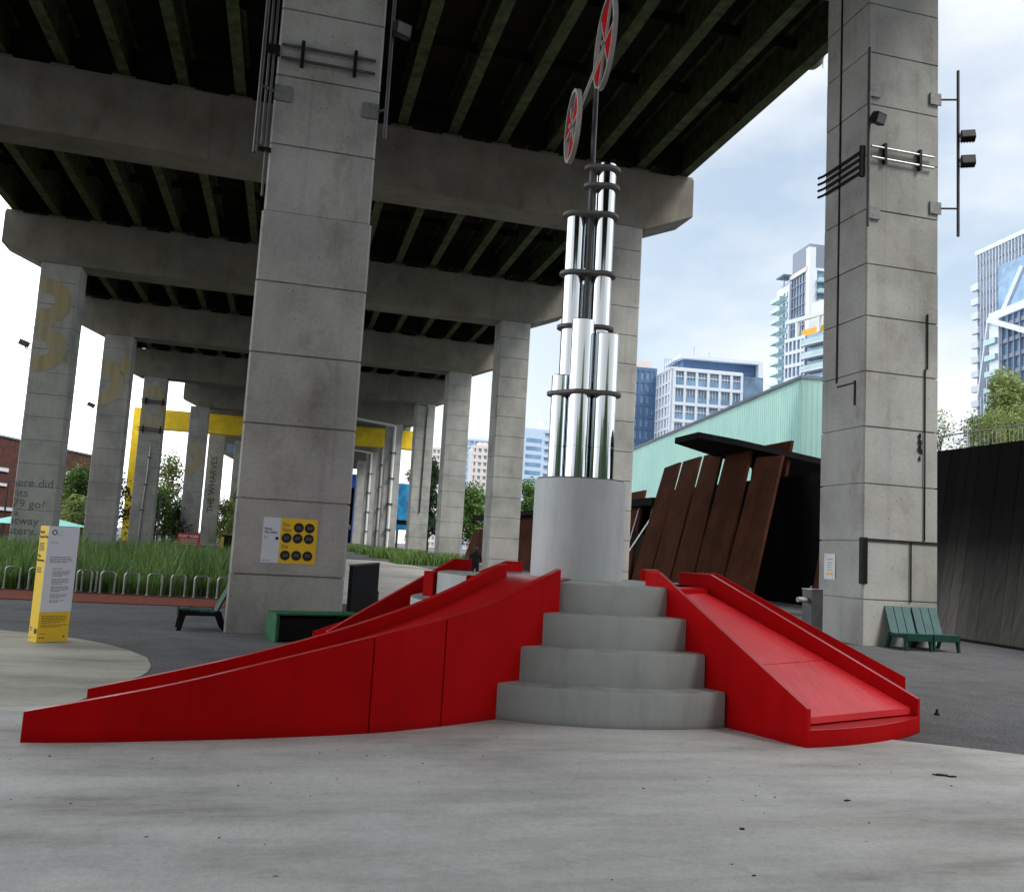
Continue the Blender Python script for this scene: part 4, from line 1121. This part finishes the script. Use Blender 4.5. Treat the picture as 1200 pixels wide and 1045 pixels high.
# second row of far panels behind the right columns
for k in range(11):
    a = 92-4.2*k; b2 = a-4.05
    mb = MB(); hgt = 3.3+.22*k if k < 9 else 5.2
    v = [P(18.3,a,0),P(18.3,b2,0),P(19.6,b2+1.2,hgt+.1),P(19.6,a+1.2,hgt)]; v2 = [(q[0]+.12,q[1],q[2]) for q in v]
    mb.add(v+v2,[(0,1,2,3),(7,6,5,4),(0,4,5,1),(1,5,6,2),(2,6,7,3),(3,7,4,0)]); mb.build('steel_panel', M['corten2'], vc)
mb = MB(); zc = 6.75
cp = [P(16.9,37.4,0)[:2],P(16.9,35.0,0)[:2],P(18.6,34.6,0)[:2],P(22.6,34.4,0)[:2],P(27.5,40.5,0)[:2],P(26.4,44.5,0)[:2],P(21.3,38.6,0)[:2],P(19.2,38.2,0)[:2]]
mb.prism(cp, zc, zc+.26); mb.v = [(x,y,z-.135*(x+.3)) for x,y,z in mb.v]; mb.build('canopy', M['blackwood'], vc)
mb = MB(); mb.box(3.3,3.6,-5.5,17.5,0,5.3); mb.box(2.4,3.3,17.5,19,0,4.2); mb.build('dark_back_wall', M['blackwood'], vc)
mb = MB(); mb.box(1.5,5.5,14,60,4.3,4.7); mb.build('low_roof', M['blackwood'], vc)
mb = MB(); mb.bar(P(17.8,46.2,0),P(19.2,46.8,4.3),.1,.1); mb.bar(P(18.1,44.4,0),P(19.4,45.4,4.3),.1,.1); mb.bar(P(17.8,47.6,0),P(19.4,44.8,4.2),.08,.08); mb.build('strut', M['steel'], vc)
mb = MB(); v = [P(18.6,44.2,0),P(18.6,50,0),P(18.9,50,3.4),P(18.9,44.2,2.6)]; mb.add(v,[(0,1,2,3)]); mb.build('pale_screen', M['slab'], vc)
# glass hall : corner at (25.4,40.7), long side running back to the left
ang = atan2(1.001876,.141893)
hall = bpy.data.objects.new('glass_hall', None); COL.objects.link(hall); hall.parent = vc; hall.location = P(25.4,40.73,0); hall.rotation_euler.z = ang
mb = MB(); Lh, Wd, zt, zb = 85, 3.4, 11.2, 4.6
mb.box(0,Lh,-.06,0,zb,zt); mb.box(0,.06,-Wd,-.061,zb,zt); mb.build('glass_wall', M['hall'], hall)
mb = MB(); mb.box(-.06,Lh,-.2,.08,zt+.002,zt+.16); mb.box(-.06,.2,-Wd-.05,-.2,zt+.002,zt+.16); mb.build('roof_edge', M['towergrey'], hall)
mb = MB()
for k in range(290): mb.box(k*.29,k*.29+.018,.002,.022,zb,zt-.01)
for k in range(11): mb.box(-.022,-.002,-k*.29-.018,-k*.29,zb,zt-.01)
mb.build('glass_rib', plain('pale_ribs', (.55,.76,.71), .4, var=.1), hall)
mb = MB(); mb.box(.2,Lh,-Wd,-.4,0,zb-.002); mb.build('dark_base', M['blackwood'], hall)
# dark leaning retaining wall on the right
rw = thing('dark_wall', 'dark leaning board-marked retaining wall on the right under the railing', 'wall', (16.3,20,0))
nbd = 46
for half, (ya, yb_) in enumerate(((20.8,8.0),)):
    mb = MB()
    for k in range(nbd):
        y_ = 21.6-k*.36; o_ = .012*((k*7)%5)/5
        xb, xt = 16.25-.012*(19-y_)*2, 18.2
        v = [(xb-16.3+o_,y_-20,0),(xb-16.3+o_,y_-.345-20,0),(xt-16.3+o_,y_-.345+1.3-20,5.1),(xt-16.3+o_,y_+1.3-20,5.1)]
        v2 = [(q[0]+.4,q[1],q[2]) for q in v]
        mb.add(v+v2,[(0,1,2,3),(7,6,5,4),(0,4,5,1),(1,5,6,2),(2,6,7,3),(3,7,4,0)])
    def m_dw():
        m, n, b = nt('dark_boards_fading_pale_below')
        pos = mapped(n, (1,1,1))
        ge = n.nodes.new('ShaderNodeNewGeometry')
        col = ramp(n, ge.outputs['Random Per Island'], [(0,(.10,.096,.09,1)),(1,(.20,.19,.178,1))])
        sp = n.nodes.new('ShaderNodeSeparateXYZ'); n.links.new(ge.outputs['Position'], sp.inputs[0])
        painted_shade = ramp(n, sp.outputs['Z'], [(.0,g(1.0)),(.18,g(.7)),(.50,g(.10)),(.7,g(.035)),(1.0,g(.03))])  # wall shade painted into the colour: black above, paler where lit below
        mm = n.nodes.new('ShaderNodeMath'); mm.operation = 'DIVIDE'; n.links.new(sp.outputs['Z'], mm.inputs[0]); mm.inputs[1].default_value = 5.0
        n.links.new(mm.outputs[0], painted_shade.node.inputs['Fac'])
        col = mul(n, col, painted_shade, 1)
        col = mul(n, col, ramp(n, noise(n, 2.2, mapped(n,(1,4,.5)), 6), [(.3,g(.6)),(.65,g(1.1))]), .8)
        n.links.new(col, b.inputs['Base Color']); b.inputs['Roughness'].default_value = .85; b.inputs['Specular IOR Level'].default_value = .08
        return m
    mb.build('board_face', m_dw(), rw)
mb = MB(); mb.box(1.9,6.5,-16,3.2,4.55,5.0); mb.build('soil_top', M['rubble'], rw)
mb = MB(); mb.box(-.25,.1,-16,1.7,0,.05); mb.build('kerb', M['slab'], rw)
rg = thing('railing', 'thin metal railing along the top of the dark wall', 'railing', (18.6,20,5.0))
mb = MB()
mb.tube((.1,-10,.62),(.1,4.2,.62),.02,8); mb.tube((.1,-10,.08),(.1,4.2,.08),.016,6)
mb.build('rail', M['steel'], rg)
mb = MB()
for k in range(95): mb.tube((.1,-10+k*.15,.08),(.1,-10+k*.15,.62),.0035,5)
mb.build('picket', M['steel'], rg)
for k in range(7):
    mb = MB(); mb.tube((.1,-9.6+k*2.2,0),(.1,-9.6+k*2.2,.8),.035,8); mb.build('post', M['steel'], rg)

# ------------------------------------------------------------------ background buildings
def facade(parent, w, z0, z1, fh, bays, y, frame, glass, pier=.5, slab=.5, depth=.35, name='facade_frame', x0=0):
    mb = MB(); nz = max(1,int(round((z1-z0)/fh))); fh = (z1-z0)/nz
    for k in range(nz+1): mb.box(x0,x0+w,y-depth,y-.002,z0+k*fh-slab/2,z0+k*fh+slab/2)
    bw = w/bays
    for k in range(bays+1):
        a = min(max(x0+k*bw-pier/2,x0-.01),x0+w-pier+.01)
        for q in range(nz): mb.box(a,a+pier,y-depth*.9,y-.002,z0+q*fh+slab/2+.002,z0+(q+1)*fh-slab/2-.002)
    return mb.build(name, frame, parent)
def glassplane(parent, w, z0, z1, y, mat, x0=0, name='window_glass', dep=10):
    mb = MB(); mb.box(x0+.02,x0+w-.02,y,y+dep,z0,z1); return mb.build(name, mat, parent)
def sideframe(parent, dep, z0, z1, fh, bays, x, frame, pier=.5, slab=.5, depth=.3):
    mb = MB(); nz = max(1,int(round((z1-z0)/fh))); fh = (z1-z0)/nz
    for k in range(nz+1): mb.box(x-depth,x-.002,0,dep,z0+k*fh-slab/2,z0+k*fh+slab/2)
    bw = dep/bays
    for k in range(bays+1):
        a = min(max(k*bw-pier/2,0),dep-pier)
        for q in range(nz): mb.box(x-depth*.9,x-.002,a,a+pier,z0+q*fh+slab/2+.002,z0+(q+1)*fh-slab/2-.002)
    return mb.build('side_frame', frame, parent)
BG = 'city towers in the distance'
# T2 white grid block
A_, B_ = (89.7,200.9), (109.4,199.1); an = atan2(B_[1]-A_[1],B_[0]-A_[0])
t2 = thing('apartment_block', 'white gridded apartment block with a dark penthouse, above the pale green hall', 'building', A_+(0,), an, BG)
glassplane(t2, 23.5, 0, 47.4, .02, M['glassdark'], dep=21)
facade(t2, 18, 1, 47.6, 4.35, 6, .02, M['towerwhite'], None, .6, .75, .5)
sideframe(t2, 21, 1, 47.6, 2.9, 9, 0.0, M['towerwhite'], 1.1, .55, .5)
mb = MB()
for k in range(24): mb.box(.5+k*.75,.58+k*.75,-.12,.0,1,47)
for k in range(16): mb.box(.4,17.6,-.14,.0,2.3+k*2.9,2.5+k*2.9)
mb.build('window_bars', M['towerwhite'], t2)
each(t2, 'balcony_glass', M['glassblue'], [(.5,17.5,-.30,-.27,1.2+k*4.236+.2,1.2+k*4.236+1.5) for k in range(11)])
mb = MB(); mb.box(-.5,18,0,21,47.41,48.2); mb.build('parapet', M['towerwhite'], t2)
mb = MB(); mb.box(3.5,22.5,3,13,48.2,51.0); mb.build('penthouse', M['towerblue'], t2)
mb = MB(); mb.box(2.2,24,1.4,14,51.01,51.8); mb.box(22.8,24,1.4,14,40,51.0); mb.build('roof_canopy', M['towerwhite'], t2)
mb = MB()
for k in range(12): mb.box(-.3+k*.45,-.2+k*.45,6,6.1,48.2,51.5)
mb.tube((7,5,51),(7,5,55),.06,6); mb.tube((11,5,51),(11,5,54),.06,6); mb.build('roof_screen', M['towergrey'], t2)
# T1 dark blue slab
t1 = thing('apartment_tower', 'dark blue apartment tower peeking out left of the white gridded block', 'building', (78.5,214,0), an, BG)
glassplane(t1, 12, 0, 49.5, .02, M['glassblue'], dep=12); facade(t1, 12, 0, 49.5, 3.0, 8, .02, M['towerblue'], None, .7, .9, .3)
mb = MB(); mb.box(-.3,11,1,11,49.51,52.0); mb.build('roof_box', M['towerpink'], t1)
# T3 tall tower
t3 = thing('apartment_tower', 'tallest tower with a dark grey crown and stacked balconies, left of the right column', 'building', (133.4,211.4,0), an, BG)
glassplane(t3, 16, 0, 82, .02, M['glassdark'], dep=17); 
facade(t3, 15, 1, 82, 3.05, 4, .02, M['towerwhite'], None, .5, .7, .4, x0=1.6)
each(t3, 'balcony', M['glassteal'], [(2.2,16,-1.7,-.42,2+k*3.05,2+k*3.05+1.15) for k in range(26)])
mb = MB(); mb.box(-.35,1.5,-.7,1.2,0,88); mb.build('corner_fin', M['towerwhite'], t3)
mb = MB(); mb.box(0,16,.2,10,82.01,89.2); mb.build('crown', M['towergrey'], t3)
sideframe(t3, 10, 1, 82, 3.05, 6, .02, M['towergrey'], .35, .35, .3)
mb = MB(); mb.box(-.6,.0,.5,10.6,81.6,82.8); mb.build('gold_band', M['towerpink'], t3)
mb = MB(); mb.box(-.8,6,10.02,18,0,80.5); mb.build('rear_wing', M['towerwhite'], t3)
each(t3, 'balcony', M['glassteal'], [(-3.0,-.82,11.5,17.6,3+k*3.05,3+k*3.05+1.1) for k in range(25)])
each(t3, 'window', M['towerblue'], [(-.9,-.81,10.8,11.3,3.8+k*3.05,5.4+k*3.05) for k in range(25)]+[(-.9,-.81,12.5,13.6,4.15+k*3.05,5.4+k*3.05) for k in range(25)])
mb = MB(); mb.box(-2.6,1,10.3,15,83,83.4); mb.tube((-1.5,12,80.5),(-1.5,12,83),.15,6); mb.build('roof_hood', M['towergrey'], t3)
# T3b nearer white block with orange band
A_, B_ = (110.5,184.4), (113.9,168.1); an2 = atan2(B_[1]-A_[1],B_[0]-A_[0])
tb = thing('apartment_block', 'white balconied block with an orange band and a white roof pergola, before the tallest tower', 'building', A_+(0,), an2, BG)
glassplane(tb, 22, 0, 53.5, .02, M['glassdark'], dep=14)
facade(tb, 6.5, 1, 53.3, 3.05, 5, .02, M['towerwhite'], None, .35, .8, .4)
each(tb, 'balcony_slab', M['towerwhite'], [(6.6,22,-1.6,-.0,2+k*3.05,2+k*3.05+.35) for k in range(17)])
each(tb, 'balcony_glass', M['glassteal'], [(6.6,22,-1.62,-1.56,2.36+k*3.05,2.36+k*3.05+1.05) for k in range(17)])
mb = MB(); mb.box(4.5,22,.5,8,53.52,55.2); mb.build('orange_band', M['orange'], tb)
mb = MB(); mb.box(.0,22,-.3,.6,57.3,58.2); mb.box(3.2,3.9,-.2,.5,53.6,57.3); mb.box(10,10.7,-.2,.5,53.6,57.3); mb.box(5,22,3,10,55.21,62); mb.build('roof_pergola', M['towerwhite'], tb)
# T4 right tower
A_, B_ = (133.1,149.3), (132.0,136.6); an3 = atan2(B_[1]-A_[1],B_[0]-A_[0])
t4 = thing('office_tower', 'dark glass tower with white mullions and a bent white brace at the right edge', 'building', A_+(0,), an3, BG)
glassplane(t4, 34, 0, 66.0, .02, M['glassdark'], dep=22)
mb = MB()
for k in range(38): mb.box(k*.9,k*.9+.16,-.5,.0,0,66.3)
mb.build('mullion', M['towerwhite'], t4)
mb = MB()
for k in range(21): mb.box(0,34,-.25,.0,2+k*3.1,2+k*3.1+.5)
mb.build('floor_slab', M['towergrey'], t4)
each(t4, 'balcony', M['towerwhite'], [(-1.3,0.8,-.9,.0,2+k*3.0,2+k*3.0+1.3) for k in range(20)])
mb = MB(); mb.box(-.3,34,-.6,.5,66.31,67.2); mb.build('roof_edge', M['towerwhite'], t4)
mb = MB(); mb.box(6.5,34,-.7,-.55,48,62); mb.build('blue_glass_bay', M['glassblue'], t4)
lo = thing('office_block', 'lower glass block framed by white diagonal beams before the right tower', 'building', (124.7,136.6,0), atan2(121.1-136.6,122.1-124.7), BG)
glassplane(lo, 30, 0, 48.5, .02, M['glassblue'], dep=6)
mb = MB(); mb.box(-.2,30,-.6,.6,48.5,50); mb.box(-.2,2.6,-.5,.5,0,48.5); mb.build('white_frame', M['towerwhite'], lo)
mb = MB(); mb.bar((.0,-.6,48.8),(12,-.6,43.6),.9,.9); mb.bar((.2,-.6,49),(-6.4,1.5,35.5),.8,.8); mb.bar((2.2,.8,50),(6,2,57.5),.8,.8); mb.build('brace', M['towerwhite'], lo)
mb = MB()
for k in range(16): mb.box(2.7,30,-.3,.0,1.5+k*3.0,2.3+k*3.0)
for k in range(16): mb.box(3.4+k*1.7,3.55+k*1.7,-.5,.0,0,48.4)
mb.build('mullion', M['towergrey'], lo)
each(lo, 'balcony', M['glassteal'], [(-.9,2.4,-1.1,-.52,2+k*3.0,3.0+k*3.0) for k in range(15)])
# distant towers between the right columns
f1 = thing('apartment_tower', 'pinkish white apartment tower with a zigzag of balconies between two right columns', 'building', (75.1,372.5,0), radians(-5), BG)
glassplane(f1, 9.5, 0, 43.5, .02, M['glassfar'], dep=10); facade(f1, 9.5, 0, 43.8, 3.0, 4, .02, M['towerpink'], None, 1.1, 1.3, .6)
mb = MB(); mb.box(3,7,1,8,43.9,46); mb.build('roof_box', M['towerpink'], f1)
f1b = thing('apartment_tower', 'blue grey apartment tower just behind the pinkish one', 'building', (75.3,393,0), radians(-5), BG)
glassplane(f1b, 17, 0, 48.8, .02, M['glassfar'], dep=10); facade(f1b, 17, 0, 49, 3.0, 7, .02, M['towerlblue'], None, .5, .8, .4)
mb = MB(); mb.box(3,17,2,9,49.3,51); mb.build('roof_box', M['towerwhite'], f1b)
f2 = thing('apartment_block', 'pale blue apartment block just left of the chrome pipes', 'building', (87.7,338.8,0), radians(6), BG)
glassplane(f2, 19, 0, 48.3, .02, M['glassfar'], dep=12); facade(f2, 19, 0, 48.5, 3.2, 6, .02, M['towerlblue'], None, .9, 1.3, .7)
mb = MB(); mb.box(1,9,-.8,-.05,0,48.5); mb.build('pale_bay', M['towerlblue'], f2)
each(f2, 'window', M['glassblue'], [(2,8.6,-.86,-.81,2+k*3.2,3.6+k*3.2) for k in range(14)])
mb = MB(); mb.box(9.5,19,2,9,48.8,53); mb.build('roof_box', M['towerwhite'], f2)
f3 = thing('apartment_tower', 'hazy little tower left of the rust-stained column', 'building', (67.5,444,0), radians(-5), BG)
glassplane(f3, 10, 0, 49, .02, M['glassfar'], dep=10); facade(f3, 10, 0, 49.3, 3.0, 5, .02, M['towerpink'], None, .8, 1.2, .5)
# brick building on the left
bb = thing('brick_building', 'dark red brick building with pale bands behind the left columns', 'building', (-36.6,81.7,0), atan2(125.6-105.8,-24.6+30.0), None)
Lb = 46.5
mb = MB(); mb.box(0,Lb,0,14,0,10.4); mb.build('wall', M['brick'], bb)
mb = MB(); mb.box(-.1,Lb+.05,-.12,14.1,10.402,10.6); mb.build('coping', M['towergrey'], bb)
mb = MB(); mb.box(0,27,-.16,-.002,6.75,7.15); mb.box(0,27,-.16,-.002,5.2,5.5); mb.box(0,Lb,-.16,-.002,2.6,2.95); mb.build('stone_band', M['towerwhite'], bb)
for k in range(20):
    x0_ = 29+k*.86 if k >= 8 else 8+k*2.3
    z0_, z1_, ww = (5.6,8.0,.42) if k >= 8 else (3.4,4.9,1.1)
    mb = MB(); mb.box(x0_,x0_+ww,-.10,-.004,z0_,z1_); wv = mb.build('window', M['whitep'], bb)
    mb = MB(); mb.box(x0_+.08,x0_+ww-.08,-.12,-.102,z0_+.1,z1_-.1); mb.build('pane', M['glassdark'], wv)
# teal canopies
def tent(loc, w, dd, lb):
    t = thing('market_canopy', lb, 'canopy', loc, 0, 'teal canopies in the meadow')
    mb = MB(); e, h = 1.38, 2.15
    v = [(0,0,e),(w,0,e),(w,dd,e),(0,dd,e),(dd*.55,dd/2,h),(w-dd*.75,dd/2,h)]
    mb.add(v,[(0,1,5,4),(1,2,5),(2,3,4,5),(3,0,4)]); mb.build('canvas', M['tent'], t)
    for x in (.15,w-.15):
        for y in (.15,dd-.15):
            mb = MB(); mb.tube((x,y,0),(x,y,e),.04,6); mb.build('post', M['dsteel'], t)
tent((-20.4,70.0,0), 6.3, 4.2, 'teal canvas canopy behind the lettered column')
# red board, container, lamp posts, far blue frame, mural
rbd = thing('red_board', 'red notice board with white lettering in the grass at the foot of the ringed column', 'sign', (-6.36,60,0))
mb = MB(); mb.box(0,1.36,-.03,.03,.60,1.42); mb.build('board', M['redsign'], rbd)
for x in (.1,1.26):
    mb = MB(); mb.box(x-.04,x+.04,.03,.09,0,1.4); mb.build('post', M['dsteel'], rbd)
text('FORT YORK', .25, facing(.68,-.034,1.14), M['whitep'], rbd, 'CENTER', sx=.88, bold=.008)
mb = MB(); rr_ = random.Random(8)
for k in range(3):
    x = .14
    while x < 1.2:
        w = rr_.uniform(.05,.16); mb.box(x,min(x+w,1.22),-.036,-.031,1.02-.13*k-.035,1.02-.13*k+.03); x += w+.03
mb.build('small_print', M['paper'], rbd)
def lamp(loc, h, lb):
    t = thing('lamp_post', lb, 'lamp post', loc, 0, 'distant lamp posts')
    mb = MB(); mb.tube((0,0,0),(0,0,h),.09,8,.06); mb.build('pole', M['dsteel'], t)
    mb = MB(); mb.tube((0,0,h),(.9,0,h+.1),.05,6); mb.build('arm', M['dsteel'], t)
    mb = MB(); mb.box(.7,1.3,-.16,.16,h+.02,h+.16); mb.build('lamp_head', M['dsteel'], t)
lamp((-23.6,86.9,0), 5.0, 'short lamp post at the far left before the brick building')
lamp((-12.1,96,0), 4.7, 'dark lamp post in the bushes behind the yellow frame')
lamp((-18.6,132,0), 13.6, 'tall thin lamp post seen under the yellow frame')
lamp((-4.5,112,0), 5.6, 'pale lamp post right of the narrow lettered column')
yfr = thing('yellow_gantry', 'tall yellow steel portal frame standing across the viaduct', 'frame', (-18.2,113,0))
mb = MB(); mb.box(0,1.15,0,1.3,0,13.35); mb.build('leg', M['yellow_beam'], yfr, bevel=.03)
mb = MB(); mb.box(-.0,33.4,0,1.3,13.352,15.7); mb.build('beam', M['yellow_beam'], yfr, bevel=.03)
st = thing('steel_tower', 'pale blue steel mast far off beside the narrow lettered column', 'tower', (-7.9,150,0))
mb = MB(); mb.box(0,1.6,0,1.6,0,14.5); mb.build('shaft', M['bluegrey'], st)
mb = MB(); mb.box(-1.8,2.4,-.3,1.8,14.5,15.7); mb.build('head_beam', M['bluegrey'], st)
mb = MB(); mb.box(-.3,1.9,-.3,-.002,10.6,11); mb.box(-.3,1.9,-.3,-.002,8.6,9); mb.build('platform', M['dsteel'], st)
bf = thing('blue_gantry', 'deep blue lit portal frame at the far end under the viaduct', 'frame', (5.5,176,0))
mb = MB(); mb.box(7.4,9.1,0,1.5,0,14.2); mb.build('leg', M['bluelit'], bf)
mb = MB(); mb.box(-8,7.39,0,1.5,11.6,14.2); mb.build('beam', M['bluelit'], bf)
mb = MB(); mb.box(-8,7.38,1.2,1.4,0,11.59); mb.build('dark_infill', M['blackwood'], bf)
rr_ = random.Random(4)
each(bf, 'glint', M['whitep'], [(5.2+k*.3,5.4+k*.3,1.15,1.19,3.2+rr_.uniform(0,1.6),4.2+rr_.uniform(0,1.3)) for k in range(7)])
mu = thing('blue_mural', 'bright blue painted mural hoarding between two distant right columns', 'mural', (14.2,118,0))
mb = MB(); mb.box(0,3.2,0,.15,3.2,9.3); mb.build('panel', M['bluemural'], mu)
mb = MB(); mb.box(0,3.2,-.1,-.002,4.0,4.5); mb.build('dark_rail', M['blackwood'], mu)
mb = MB(); mb.box(.2,.5,.16,.4,0,9); mb.build('post', M['dsteel'], mu)
mb = MB(); mb.box(2.7,3,.16,.4,0,9); mb.build('post', M['dsteel'], mu)
jb = thing('yellow_skip', 'black and yellow site box beside the narrow lettered column', 'site box', (-5.1,84,0))
mb = MB(); mb.box(0,2.3,0,1.4,0,1.35); mb.build('body', M['black'], jb, bevel=.03)
mb = MB(); mb.box(-.12,.12,-.06,1.4,.1,1.2); mb.box(1.5,2.5,-.06,-.002,.1,1.05); mb.build('yellow_side', M['yellow'], jb)
wp = thing('leaning_board', 'pale plank leaning in the shade left of the grey pedestal', 'plank', (14.3,44.5,0))
mb = MB(); mb.bar((0,0,0),(1.05,.6,2.3),.3,.08); mb.build('board', M['paper'], wp)

# ------------------------------------------------------------------ person (seen from behind)
pr = thing('person', 'person in dark clothes seen from behind beyond the red slides', 'person', (7.74,36.2,0), radians(-12))
def skin_body(verts, edges, radii, name, mats, chooser, parent):
    me = bpy.data.meshes.new(name); me.from_pydata(verts, edges, [])
    ob = bpy.data.objects.new(name, me); COL.objects.link(ob)
    sk = ob.modifiers.new('skin','SKIN'); sk.use_smooth_shade = True
    for i, r_ in enumerate(radii): me.skin_vertices[0].data[i].radius = r_ if isinstance(r_, tuple) else (r_,r_)
    me.skin_vertices[0].data[0].use_root = True
    sb = ob.modifiers.new('sub','SUBSURF'); sb.levels = 2; sb.render_levels = 2
    dg = bpy.context.evaluated_depsgraph_get(); dg.update()
    m2 = bpy.data.meshes.new_from_object(ob.evaluated_get(dg)); bpy.data.objects.remove(ob)
    m2.materials.clear()
    for q in mats: m2.materials.append(q)
    for pl in m2.polygons: pl.material_index = chooser(pl.center); pl.use_smooth = True
    return link(name, m2, parent)
V = [(0,0,.84),(0,.0,1.0),(0,.01,1.18),(0,.0,1.30),(0,-.01,1.36),(0,-.02,1.43),(0,-.025,1.50),(0,-.02,1.545),
     (.09,0,.80),(.10,-.02,.44),(.10,.03,.08),(.11,-.10,.03),(-.09,0,.80),(-.11,.0,.44),(-.11,.04,.08),(-.13,-.09,.03),
     (.17,0,1.27),(.24,.02,1.02),(.20,-.14,.90),(.16,-.20,.88),(-.17,0,1.27),(-.24,.02,1.02),(-.20,-.14,.90),(-.16,-.20,.88)]
E = [(0,1),(1,2),(2,3),(3,4),(4,5),(5,6),(6,7),(0,8),(8,9),(9,10),(10,11),(0,12),(12,13),(13,14),(14,15),(3,16),(16,17),(17,18),(18,19),(3,20),(20,21),(21,22),(22,23)]
Rd = [(.15,.11),(.14,.10),(.16,.11),(.14,.09),.055,(.07,.08),(.075,.09),.06,.09,.06,.045,.035,.09,.06,.045,.035,.06,.045,.035,.03,.06,.045,.035,.03]
def choose(c_):
    if c_.z > 1.40 or (abs(c_.x) > .1 and c_.y < -.12 and .8 < c_.z < .98): return 0
    return 1
skin_body(V, E, Rd, 'body', [M['skin'], M['cloth_black']], choose, pr)
mb = MB(); mb.lathe([(.001,1.61),(.065,1.595),(.095,1.55),(.10,1.48),(.09,1.42),(.07,1.38),(.001,1.37)], 18, (0,.0))
mb.v = [(x,y*1.1+.005,z) for x,y,z in mb.v]; mb.build('hair', M['hair'], pr, smooth=True)
